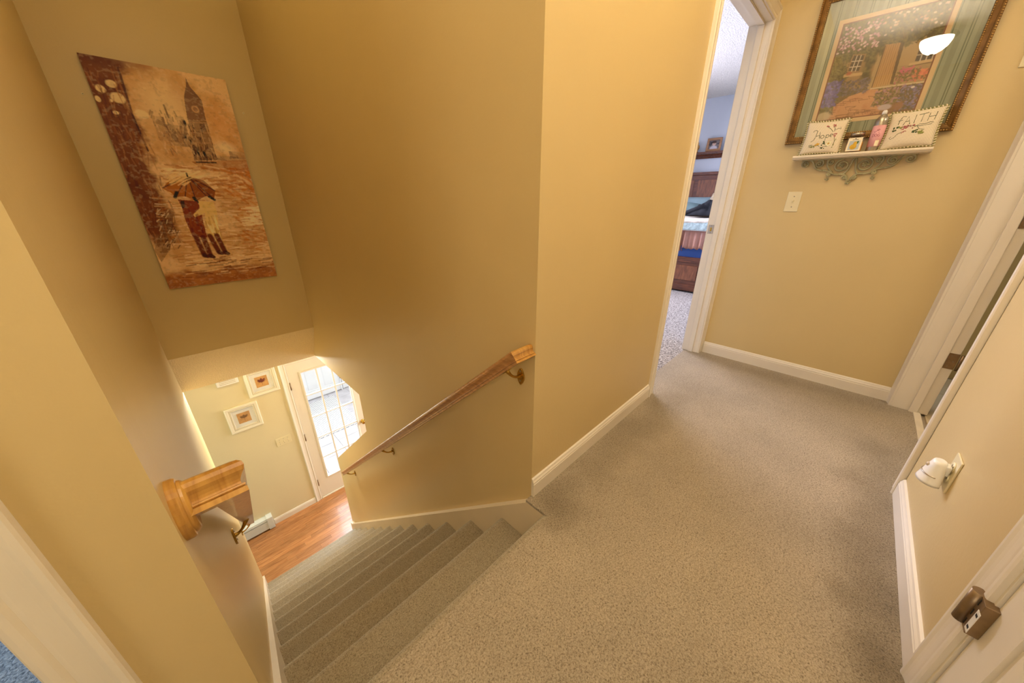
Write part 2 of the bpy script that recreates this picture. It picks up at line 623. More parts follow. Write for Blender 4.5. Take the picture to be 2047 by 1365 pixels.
# sloped, textured underside between the head wall and the lower ceiling
struct('ceiling_slope', MB().prism([(YHD - 0.001, 0.052), (3.58, -0.315), (3.72, -0.315), (3.72, 0.052)], -0.30, 0.919, 'x'), POPC)
struct('wall_hall_right', MB().box(1.050, 1.858, -0.53, YN, -0.24, H), WALL)
struct('wall_hall_right', MB().box(1.858, 2.83, -0.53, YN, 2.085, H), WALL)
struct('wall_hall_right', MB().box(2.82, XP, -0.53, YN, -0.24, H), WALL)
struct('wall_hall_right', MB().box(0.14, 1.050, -0.53, YN, 2.085, H), WALL)
struct('wall_hall_right', MB().box(-1.42, 0.14, -0.53, YN, -0.24, H), WALL)
struct('ceiling', MB().box(-1.42, 2.98, -0.53, 3.46, H, H + 0.1), POPB)

# ------------------------------------------------------------------ casing and baseboard profiles
CW = 0.066


def casing_prof(wd=CW):
    """a: 0 at the opening side, wd at the outer side"""
    return [(0, 0), (0, 0.009), (0.006, 0.0115), (0.014, 0.0115), (0.020, 0.008), (0.026, 0.010), (wd * 0.62, 0.0125), (wd - 0.016, 0.015), (wd - 0.010, 0.0185), (wd - 0.003, 0.0185), (wd, 0.015), (wd, 0)]


BBH = 0.088
BBP = [(0, 0), (0.013, 0), (0.013, 0.060), (0.011, 0.064), (0.012, 0.069), (0.008, 0.077), (0.006, 0.084), (0.0, BBH)]


def baseboard(name, path, flip=1, m=TRIM, z=0.0):
    return struct(name, MB().sweep(BBP, [(p[0], p[1], z) for p in path], (0, 0, 1), flip=flip), m)


baseboard('baseboard_hall_left', [(XR, YH), (1.878, YH)], -1)
baseboard('baseboard_picture', [(XP, 0.662), (XP, YN + 0.01)], -1)
baseboard('baseboard_hall_right', [(1.055, YN), (1.860, YN)], 1)
baseboard('baseboard_foyer', [(0.095, YF), (0.602, YF)], -1, z=ZF)

# ------------------------------------------------------------------ door_1: bedroom doorway
d = thing('door_1', None, None, (2.38, YH, 0), kind='structure')
MB().sweep(casing_prof(0.068), [(1.950, YH, 0), (1.950, YH, 2.07), (2.800, YH, 2.07), (2.800, YH, 0)], (0, -1, 0), flip=1).build('casing', TRIM, d, local=False)
MB().box(1.935, 1.956, YH, 0.80, 0, 2.085).box(2.796, 2.83, YH, 0.80, 0, 2.085).box(1.956, 2.796, YH, 0.80, 2.065, 2.085).build('jamb', TRIM, d, local=False, bevel=0.0015)
MB().box(1.956, 1.966, 0.718, 0.752, 0, 2.055).box(2.786, 2.796, 0.718, 0.752, 0, 2.055).box(1.956, 2.796, 0.718, 0.752, 2.055, 2.065).build('door_stop', TRIM, d, local=False, bevel=0.002)
sp = MB().box(2.7935, 2.7965, 0.756, 0.790, 0.905, 0.965).build('strike_plate', STEEL, d, local=False, bevel=0.001)
MB().box(2.7925, 2.7945, 0.766, 0.778, 0.922, 0.948).build('latch_hole', BRASS, sp, local=False)
for z in (0.912, 0.958):
    MB().cyl((2.7945, 0.772, z), (2.7925, 0.772, z), 0.0035, n=10).build('screw', SCREW, sp, local=False)

# ------------------------------------------------------------------ door_2: bathroom doorway at the far right
d = thing('door_2', None, None, (2.36, YN, 0), kind='structure')
MB().sweep(casing_prof(0.062), [(1.925, YN, 0), (1.925, YN, 2.07), (2.800, YN, 2.07), (2.800, YN, 0)], (0, 1, 0), flip=-1).build('casing', TRIM, d, local=False)
MB().box(1.90, 1.930, -0.54, YN, 0, 2.085).box(2.797, 2.822, -0.54, YN, 0, 2.085).box(1.930, 2.797, -0.54, YN, 2.065, 2.085).build('jamb', TRIM, d, local=False, bevel=0.0015)
MB().box(1.930, 1.941, -0.500, -0.466, 0, 2.055).box(2.786, 2.797, -0.500, -0.466, 0, 2.055).build('door_stop', TRIM, d, local=False, bevel=0.002)
for z in (0.335, 1.05, 1.82):
    h = MB().box(2.7945, 2.7975, -0.540, -0.503, z - 0.044, z + 0.044).build('hinge', BRONZE, d, local=False, bevel=0.001)
    MB().cyl((2.788, -0.548, z - 0.044), (2.788, -0.548, z + 0.044), 0.006, n=12).build('barrel', BRONZE, h, local=False)
    for q in (-0.03, 0.0, 0.03):
        MB().cyl((2.7950, -0.515 - 0.012 * (q == 0), z + q), (2.7925, -0.515 - 0.012 * (q == 0), z + q), 0.0035, n=10).build('screw', SCREW, h, local=False)
MB().box(2.745, 2.780, -1.33, -0.56, 0.012, 2.05).build('leaf', TRIM, d, local=False, bevel=0.002)
MB().box(1.930, 2.797, -0.515, -0.485, -0.012, 0.006).build('threshold', MARBLE, d, local=False, bevel=0.003)

bf = thing('floor_bath', None, None, (2.3, -1.2, -0.02), kind='structure')
MB().box(1.2, 3.6, -2.2, -0.515, -0.24, -0.012).build('grout_bed', GROUT, bf, local=False)
for i in range(7):
    for j in range(5):
        x0, y0 = 1.215 + 0.335 * i, -0.535 - 0.335 * j
        MB().box(x0, x0 + 0.33, max(-2.19, y0 - 0.33 + 0.0), y0 + 0.0, -0.012, -0.004).build('tile', BTILE, bf, local=False)
struct('wall_bath_back', MB().box(1.1, 3.7, -2.3, -2.2, -0.24, H), WALL)
struct('wall_bath_left', MB().box(1.1, 1.2, -2.2, -0.53, -0.24, H), WALL)
struct('wall_bath_right', MB().box(3.6, 3.7, -2.2, -0.53, -0.24, H), WALL)
struct('ceiling_bath', MB().box(1.1, 3.7, -2.3, -0.53, H, H + 0.1), POPB)

# ------------------------------------------------------------------ door_3: closed white door at the near right
d = thing('door_3', None, None, (0.58, YN, 0), kind='structure')
MB().sweep(casing_prof(0.060), [(0.205, YN, 0), (0.205, YN, 2.07), (0.996, YN, 2.07), (0.996, YN, 0)], (0, 1, 0), flip=-1).build('casing', TRIM, d, local=False)
MB().box(0.990, 1.050, -0.53, YN, 0, 2.085).box(0.14, 0.215, -0.53, YN, 0, 2.085).box(0.215, 0.990, -0.53, YN, 2.065, 2.085).build('jamb', TRIM, d, local=False, bevel=0.0015)


def panel_leaf(x0, x1, z0, z1, yf, sgn, rows, stile=0.105, th=0.035, parent=None, cols=2, name='leaf', m=TRIM, rail=0.105):
    """door leaf with recessed frames round raised panels; front face at y = yf, depth along -sgn"""
    yb = yf - sgn * th
    mb = MB()
    mb.box(x0, x1, min(yb, yf - sgn * 0.008), max(yb, yf - sgn * 0.008), z0, z1)
    cw = (x1 - x0 - stile * (cols + 1)) / cols
    # frame members proud of the slab
    for c in range(cols + 1):
        xa = x0 + c * (cw + stile)
        mb.box(xa, xa + stile, min(yf, yf - sgn * 0.009), max(yf, yf - sgn * 0.009), z0, z1)
    zs = z0
    for k in range(len(rows) + 1):
        zr = rail if k else rail * 1.9
        for c in range(cols):
            xa = x0 + stile + c * (cw + stile)
            mb.box(xa, xa + cw, min(yf, yf - sgn * 0.009), max(yf, yf - sgn * 0.009), zs, min(z1, zs + zr) if k < len(rows) else z1)
        zs += zr + (rows[k] if k < len(rows) else 0)
    leaf = mb.build(name, m, parent, local=False)
    zs = z0 + rail * 1.9
    for hgt in rows:
        for c in range(cols):
            xa = x0 + stile + c * (cw + stile)
            b = 0.028
            P = MB()
            v = [(xa + 0.006, yf - sgn * 0.0085, zs + 0.006), (xa + cw - 0.006, yf - sgn * 0.0085, zs + 0.006), (xa + cw - 0.006, yf - sgn * 0.0085, zs + hgt - 0.006), (xa + 0.006, yf - sgn * 0.0085, zs + hgt - 0.006)]
            v += [(xa + b, yf - sgn * 0.001, zs + b), (xa + cw - b, yf - sgn * 0.001, zs + b), (xa + cw - b, yf - sgn * 0.001, zs + hgt - b), (xa + b, yf - sgn * 0.001, zs + hgt - b)]
            P.add(v, [(4, 5, 6, 7), (0, 1, 5, 4), (1, 2, 6, 5), (2, 3, 7, 6), (3, 0, 4, 7)])
            P.build('panel', m, leaf, local=False)
        zs += hgt + rail
    return leaf


panel_leaf(0.218, 0.987, 0.012, 2.05, YN - 0.006, 1, [0.62, 0.68, 0.23], stile=0.095, rail=0.118, parent=d)
for z in (0.325, 1.05, 1.82):
    h = MB().box(0.974, 1.010, YN - 0.006, YN + 0.0135, z - 0.044, z + 0.044).build('hinge', BRONZE, d, local=False, bevel=0.001)
    MB().cyl((1.012, YN + 0.015, z - 0.045), (1.012, YN + 0.015, z + 0.045), 0.0115, n=18).build('barrel', BRONZE, h, local=False)
    for q in (-0.03, 0, 0.03):
        MB().box(0.994, 0.9975, YN + 0.010, YN + 0.0142, z + q - 0.008, z + q + 0.008).build('slot', BLACKM, h, local=False)
    if z < 0.5:
        MB().box(0.968, 0.984, YN + 0.0130, YN + 0.0140, z - 0.036, z + 0.022).build('paper_tag', WHITEP, h, local=False)
        for q in (-0.028, 0.008):
            MB().box(0.971, 0.980, YN + 0.0138, YN + 0.0144, z + q, z + q + 0.006).build('tag_mark', BLACKM, h, local=False)

# ------------------------------------------------------------------ door_5: doorway on the hall's left, next to the stairs
d = thing('door_5', None, None, (-0.7, YH, 0), kind='structure')
MB().sweep(casing_prof(0.064), [(-0.290, YH, 0), (-0.290, YH, 2.07), (-1.05, YH, 2.07), (-1.05, YH, 0)], (0, -1, 0), flip=-1).build('casing', TRIM, d, local=False)
MB().box(-0.296, -0.27, YH, YW, 0, 2.085).box(-1.13, -1.055, YH, YW, 0, 2.085).box(-1.055, -0.296, YH, YW, 2.065, 2.085).build('jamb', TRIM, d, local=False, bevel=0.0015)
struct('floor_left_room', MB().box(-2.6, -0.30, 0.74, 3.4, -0.24, 0.0), CARPL)
struct('wall_left_room_side', MB().box(-2.7, -2.6, 0.74, 3.4, -0.24, H), WALLB)
struct('wall_left_room_far', MB().box(-2.7, -0.30, 3.4, 3.5, -0.24, H), WALLB)
struct('wall_left_room_near', MB().box(-2.7, -1.42, 0.68, 0.74, -0.24, H), WALLB)
struct('ceiling_left_room', MB().box(-2.7, -0.30, 0.74, 3.5, H, H + 0.1), POPB)

# ------------------------------------------------------------------ foyer, downstairs
ff = thing('floor_foyer', None, None, (0, 0, ZF), kind='structure')
MB().box(-2.7, 3.6, 0.9, 4.62, ZF - 0.2, ZF - 0.012).build('subfloor', GROUT, ff, local=False)
pw = 0.0572
k = 0
y = YF - 0.0
row = 0
while y > 3.30:
    off = random.uniform(0, 0.9)
    x = -2.1 + off
    x0 = -2.6
    while x0 < 3.5:
        x1 = min(3.5, x)
        near = x1 > -0.6 and x0 < 1.6 and y > 3.55
        if near and x1 - x0 > 0.03:
            v = MB().box(x0 + 0.0005, x1 - 0.0005, y - pw + 0.0005, y - 0.0005, ZF - 0.012, ZF)
            v.build('plank', PLANK, ff, local=False, origin=(x0, y, ZF))
        x0 = x1
        x += random.uniform(0.35, 1.1)
    y -= pw
for (a, b, c, e) in ((-2.6, -0.6, 3.30, YF), (1.6, 3.5, 3.30, YF), (-2.6, 3.5, 0.95, 3.30)):
    mb = MB()
    yy = e
    while yy > c + 0.01:
        xx = a
        while xx < b:
            x2 = min(b, xx + random.uniform(0.6, 1.4))
            mb.box(xx + 0.0005, x2 - 0.0005, max(c, yy - pw + 0.0005), yy - 0.0005, ZF - 0.012, ZF)
            xx = x2
        yy -= pw
    o = mb.build('far_planks', PLANK, ff, local=False)
    o['kind'] = 'stuff'
struct('wall_foyer_far', MB().box(-2.7, 0.67, YF, 4.65, ZF - 0.2, -0.245).box(1.51, 3.6, YF, 4.65, ZF - 0.2, -0.245).box(0.67, 1.51, YF, 4.65, -0.71, -0.245), WALLF)
struct('wall_foyer_left', MB().box(-2.8, -2.7, 0.9, 4.65, ZF - 0.2, -0.245), WALL)
struct('wall_foyer_right', MB().box(3.6, 3.7, 0.9, 4.65, ZF - 0.2, -0.245), WALL)
struct('wall_foyer_near', MB().box(-2.7, -0.30, 0.8, 0.9, ZF - 0.2, -0.24), WALL)
struct('wall_foyer_near', MB().box(0.919, 3.6, 0.8, 0.9, ZF - 0.2, -0.24), WALL)
struct('ceiling_foyer', MB().box(0.919, 3.6, 0.9, YF, -0.30, -0.24), POPC)
struct('ceiling_foyer', MB().box(-2.7, -0.30, 0.9, YF, -0.30, -0.24), POPC)
struct('ceiling_foyer', MB().box(-0.30, 0.919, 3.72, YF, -0.30, -0.24), POPC)

# door_4: full-lite door with fifteen panes
d = thing('door_4', None, None, (1.09, YF, ZF), kind='structure')
DX0, DX1, DZ0, DZ1 = 0.683, 1.497, -2.835, -0.723
GX0, GX1, GZ0, GZ1 = 0.823, 1.357, -2.535, -0.870
MB().sweep(casing_prof(0.07), [(DX0 - 0.006, YF, ZF), (DX0 - 0.006, YF, DZ1 + 0.006), (DX1 + 0.006, YF, DZ1 + 0.006), (DX1 + 0.006, YF, ZF)], (0, -1, 0), flip=1).build('casing', TRIM, d, local=False)
MB().box(0.67, DX0 - 0.002, YF, 4.65, ZF, -0.71).box(DX1 + 0.002, 1.51, YF, 4.65, ZF, -0.71).box(DX0, DX1, YF, 4.65, DZ1 + 0.003, -0.71).build('jamb', TRIM, d, local=False)
leaf = MB().box(DX0, GX0, YF + 0.004, YF + 0.046, DZ0, DZ1).box(GX1, DX1, YF + 0.004, YF + 0.046, DZ0, DZ1).box(GX0, GX1, YF + 0.004, YF + 0.046, DZ0, GZ0).box(GX0, GX1, YF + 0.004, YF + 0.046, GZ1, DZ1).build('leaf', TRIM, d, local=False)
MB().sweep([(0, 0), (0, 0.010), (0.006, 0.012), (0.016, 0.008), (0.022, 0.0)], [(GX0, YF + 0.004, GZ0), (GX1, YF + 0.004, GZ0), (GX1, YF + 0.004, GZ1), (GX0, YF + 0.004, GZ1)], (0, -1, 0), closed=True, flip=-1).build('glazing_bead', TRIM, leaf, local=False)
cw = (GX1 - GX0) / 3
rh = (GZ1 - GZ0) / 5
for i in (1, 2):
    MB().box(GX0 + cw * i - 0.009, GX0 + cw * i + 0.009, YF + 0.002, YF + 0.030, GZ0, GZ1).build('muntin', TRIM, leaf, local=False, bevel=0.004)
for j in range(1, 5):
    MB().box(GX0, GX1, YF + 0.004, YF + 0.028, GZ0 + rh * j - 0.009, GZ0 + rh * j + 0.009).build('muntin', TRIM, leaf, local=False, bevel=0.004)
for i in range(3):
    for j in range(5):
        MB().box(GX0 + cw * i, GX0 + cw * (i + 1), YF + 0.014, YF + 0.018, GZ0 + rh * j, GZ0 + rh * (j + 1)).build('pane', GLASS, leaf, local=False)
for z in (-1.005, -1.783, -2.565):
    h = MB().box(0.672, 0.690, YF - 0.004, YF + 0.004, z - 0.05, z + 0.05).build('hinge', BRONZE, d, local=False)
    MB().cyl((0.681, YF - 0.006, z - 0.05), (0.681, YF - 0.006, z + 0.05), 0.007, n=12).build('barrel', BRONZE, h, local=False)
MB().box(DX0, DX1, YF - 0.01, YF + 0.11, ZF, ZF + 0.018).build('sill', MARBLE, d, local=False, bevel=0.003)
MB().lathe([(0.0, 0), (0.03, 0.0), (0.03, 0.006), (0.012, 0.01), (0.012, 0.03), (0.026, 0.04), (0.026, 0.055), (0.0, 0.062)], 20).rot(Matrix.Translation((1.43, YF + 0.004, -1.90)) @ Matrix.Rotation(PI / 2, 4, 'X')).build('door_knob', BRASS, d, local=False)

# ------------------------------------------------------------------ sunroom behind door_4
TILE_S = mat('slate_tile', srgb(206, 202, 204), rough=0.35, var=0.16, scale=4.5, detail=6)
sf = thing('floor_sunroom', None, None, (1.5, 6, ZF), kind='structure')
MB().box(-0.8, 4.4, 4.62, 7.7, ZF - 0.25, ZF - 0.045).build('grout_bed', GROUT, sf, local=False)
ts = MB()
base = None
for i in range(12):
    for j in range(8):
        x0, y0 = -0.7 + 0.41 * i, 4.66 + 0.37 * j
        if base is None:
            base = MB().box(0, 0.404, 0, 0.364, -0.045, -0.035).build('tile', TILE_S, sf, local=True)
            base.location = (x0 - 1.5, y0 - 6, 0)
        else:
            o = base.copy()
            o.parent = sf
            C.objects.link(o)
            o.location = (x0 - 1.5, y0 - 6, random.uniform(-0.001, 0.001))
ZS = ZF - 0.035
struct('wall_sunroom_left', MB().box(-0.9, -0.8, 4.65, 7.7, ZF - 0.25, -0.3), WALLB)
struct('wall_sunroom_right', MB().box(4.4, 4.5, 4.65, 7.7, ZF - 0.25, -0.3), WALLB)
struct('wall_sunroom_far', MB().box(-0.9, 4.5, 7.60, 7.7, ZF - 0.25, -0.3), WALLB)
struct('ceiling_sunroom', MB().box(-0.9, 4.5, 4.65, 7.7, -0.30, -0.2), WALLB)
WHD = mat('white_door_paint', srgb(238, 238, 240), rough=0.5, var=0.01)
for n, xa in enumerate((0.55, 1.32, 2.12, 2.92)):
    dd = thing('door_%d' % (6 + n), None, None, (xa, 7.55, ZS), kind='structure')
    panel_leaf(xa, xa + 0.765, ZS + 0.02, ZS + 2.03, 7.56, -1, [0.62, 0.68, 0.23], stile=0.10, parent=dd, m=WHD)
    if n in (1,):
        MB().box(xa + 0.755, xa + 0.785, 7.545, 7.56, ZS + 0.0, ZS + 2.05).build('astragal', WHD, dd, local=False)
        for z in (0.35, 1.0, 1.7):
            MB().cyl((xa + 0.77, 7.54, ZS + z - 0.05), (xa + 0.77, 7.54, ZS + z + 0.05), 0.010, n=10).build('hinge', BRONZE, dd, local=False)
# chevron rug
m_, N, L, p = newmat('chevron_rug')
p.inputs['Roughness'].default_value = 0.95
tc = N.new('ShaderNodeTexCoord')
sx = N.new('ShaderNodeSeparateXYZ')
L.new(tc.outputs['Object'], sx.inputs[0])


def mth(op, a, b=None, c=None):
    n = N.new('ShaderNodeMath')
    n.operation = op
    for i, q in enumerate((a, b, c)):
        if q is None:
            continue
        if isinstance(q, (int, float)):
            n.inputs[i].default_value = q
        else:
            L.new(q, n.inputs[i])
    return n.outputs[0]


tri = mth('PINGPONG', sx.outputs[0], 0.045)
zz = mth('ADD', sx.outputs[1], mth('MULTIPLY', tri, 0.75))
fr = mth('FRACT', mth('MULTIPLY', zz, 1 / 0.062))
st_ = mth('LESS_THAN', fr, 0.26)
mx = N.new('ShaderNodeMix')
mx.data_type = 'RGBA'
L.new(st_, mx.inputs[0])
mx.inputs[6].default_value = srgb(236, 234, 230)
mx.inputs[7].default_value = srgb(150, 150, 150)
L.new(mx.outputs[2], p.inputs['Base Color'])
rug = MB().box(-0.55, 0.55, -0.70, 0.70, 0, 0.012).build('rug', m_, None, bevel=0.004)
rug.location = (1.30, 6.72, ZS + 0.001)
rug['label'] = 'white rug with thin grey chevron lines behind the glass-paned door'
rug['category'] = 'rug'

# ------------------------------------------------------------------ bedroom shell
struct('floor_bedroom', MB().box(0.93, 6.75, 0.778, 5.0, -0.24, -0.002), CARPB)
struct('wall_bedroom_far', MB().box(6.6, 6.75, 0.797, 5.0, -0.24, H), WALLB)
struct('wall_bedroom_side', MB().box(0.93, 6.75, 5.0, 5.1, -0.24, H), WALLB)
struct('wall_bedroom_near', MB().box(2.98, 6.75, 0.70, 0.797, -0.24, H), WALLB)
struct('ceiling_bedroom', MB().box(0.93, 6.75, 0.797, 5.1, H, H + 0.1), POPB)
struct('wall_bedroom_stair', MB().box(0.919, 0.935, 0.797, 5.0, 0, H), WALLB)
struct('baseboard_bedroom_far', MB().box(6.585, 6.6, 3.1, 5.0, 0, 0.09).box(6.585, 6.6, 0.8, 1.2, 0, 0.09), TRIM)

# ------------------------------------------------------------------ hand rails
RP = [(0, 0.030), (0.012, 0.0293), (0.021, 0.0265), (0.027, 0.021), (0.0285, 0.014), (0.0265, 0.007), (0.0215, 0.001), (0.0180, -0.005), (0.0168, -0.010), (0.0172, -0.0135), (0.0215, -0.0150), (0.0220, -0.0175), (0.0205, -0.0190), (0.0190, -0.0195), (0.0225, -0.0210), (0.0230, -0.030), (0, -0.030)]
RP = [(a * 1.12, b * 1.12) for a, b in RP]
RPROF = RP + [(-a, b) for a, b in RP[::-1][1:-1]]
S_R = 0.868


def rail(name, label, xw, ya, ye, zt, side, sk=0.0, sc_=1.0):
    """side +1: wall at larger x. Return piece into the wall, then the sloping rail"""
    xc = xw - side * 0.077
    t = thing(name, label, 'handrail', (xw, ya, zt))
    dirv = Vector((sk, 1, -S_R))
    end = Vector((xc, ya, zt)) + dirv * (ye - ya)
    Nn = Vector((1, 0, 0)).cross(dirv)
    if Nn.z < 0:
        Nn = -Nn
    P0 = Vector((xw - side * (0.0 if side > 0 else 0.014), ya, zt))
    P1 = Vector((xc, ya, zt))
    # build both runs as one swept path, then split the mitred return off as a part
    full = MB().sweep([(a * sc_, b * sc_) for a, b in RPROF], [P0, P1, end], Nn)
    k = len(RPROF)
    ret, run = MB(), MB()
    v = full.v
    ret.add(v[:2 * k], [(a, (a + 1) % k, k + (a + 1) % k, k + a) for a in range(k)] + [tuple(range(k)), tuple(range(2 * k - 1, k - 1, -1))])
    run.add(v[k:3 * k], [(a, (a + 1) % k, k + (a + 1) % k, k + a) for a in range(k)] + [tuple(range(k)), tuple(range(2 * k - 1, k - 1, -1))])
    run.build('rail', OAKR, t, local=False, bevel=0)
    ret.build('return_end', OAK, t, local=False, bevel=0)
    return t, P1, dirv, Nn


def bracket(t, xwall, yb, zrail, xr, s=1.0, side=1, up_=0.0):
    """wall plate, curved arm and saddle under the rail"""
    zrail = zrail + up_
    zp = zrail - 0.055 - 0.03 * s
    b = MB()
    # shield-shaped plate
    pl = [(yb + s * 0.014 * math.cos(a) * (1.0 + 0.25 * math.cos(2 * a)), zp - 0.004 * s + s * 0.034 * math.sin(a)) for a in [2 * PI * i / 20 for i in range(20)]]
    b.prism(pl, xwall, xwall - side * 0.006 * s, 'x')
    o = b.build('bracket', BRASS, t, local=False, bevel=0.0015)
    A = Vector((xwall - side * 0.004, yb, zp))
    B = Vector((xr, yb, zrail - 0.034))
    pts = []
    for i in range(9):
        u = i / 8
        pts.append(Vector((A.x + (B.x - A.x) * u, yb, A.z + (B.z - A.z) * u ** 2.4)))
    MB().tube(pts, 0.005, 10, radii=[s * (0.0085 - 0.004 * math.sin(PI * i / 8)) for i in range(9)]).build('arm', BRASS, o, local=False)
    dv = Vector((0, 1, -S_R)).normalized()
    c = Vector((xr, yb, zrail - 0.033))
    MB().cyl(c - dv * 0.022 * s, c + dv * 0.022 * s, 0.008 * s, n=12).build('saddle', BRASS, o, local=False)
    for q in (-0.02, 0.018):
        MB().cyl((xwall - side * 0.005 * s, yb, zp + q * s), (xwall - side * 0.008 * s, yb, zp + q * s), 0.003 * s, n=10).build('screw', SCREW, o, local=False)


tR, P1, dv, Nn = rail('handrail', 'long oak handrail on the wall between the stairs and hall', XR, 0.705, 3.20, 0.646, 1, sc_=0.68)
for yb in (0.745, 2.02, 3.09):
    bracket(tR, XR, yb, 0.646 - S_R * (yb - 0.705), XR - 0.077, up_=0.010)
tL, P1, dv, Nn = rail('handrail', 'oak handrail that returns into an oval rosette on the left stair wall', -0.107, 0.745, 3.40, 0.622, -1, sk=SK)
bracket(tL, xl(1.95), 1.95, 0.622 - S_R * (1.95 - 0.745), xl(1.95) + 0.075, s=1.6, side=-1)
bracket(tL, xl(3.2), 3.2, 0.622 - S_R * (3.2 - 0.745), xl(3.2) + 0.075, side=-1)
# oval rosette: stepped disc on the wall
mb = MB()
pr = [(1.0, 0.0), (1.0, 0.012), (0.96, 0.016), (0.88, 0.017), (0.86, 0.021), (0.78, 0.025), (0.70, 0.026), (0.0, 0.026)]
n = 36
v = []
for s_, dx in pr[:-1]:
    for k in range(n):
        a = 2 * PI * k / n
        yy = 0.745 + 0.048 * s_ * math.cos(a)
        v.append((xl(yy) + dx - 0.0005, yy, 0.608 + 0.062 * s_ * math.sin(a)))
f = [(i * n + k, i * n + (k + 1) % n, (i + 1) * n + (k + 1) % n, (i + 1) * n + k) for i in range(len(pr) - 2) for k in range(n)]
f += [tuple(range(n)), tuple(range((len(pr) - 2) * n, (len(pr) - 1) * n))]
mb.add(v, f)
mb.build('rosette', OAK, tL, local=False)

# ------------------------------------------------------------------ numpy painter for the artworks
def vnoise(h, w, sy, sx, seed):
    rg = np.random.RandomState(seed)
    g = rg.rand(int(sy) + 2, int(sx) + 2)
    y = np.linspace(0, sy - 1e-6, h)
    x = np.linspace(0, sx - 1e-6, w)
    yi, xi = y.astype(int), x.astype(int)
    fy, fx = (y - yi)[:, None], (x - xi)[None, :]
    fy, fx = fy * fy * (3 - 2 * fy), fx * fx * (3 - 2 * fx)
    a = g[yi][:, xi]
    b = g[yi][:, xi + 1]
    c = g[yi + 1][:, xi]
    d_ = g[yi + 1][:, xi + 1]
    return (a * (1 - fx) + b * fx) * (1 - fy) + (c * (1 - fx) + d_ * fx) * fy


def fbm(h, w, sy, sx, seed, oct=4, g=0.55):
    o = np.zeros((h, w))
    t = 0
    a = 1.0
    for k in range(oct):
        o += a * vnoise(h, w, min(sy * 2 ** k, h), min(sx * 2 ** k, w), seed + 17 * k)
        t += a
        a *= g
    return o / t


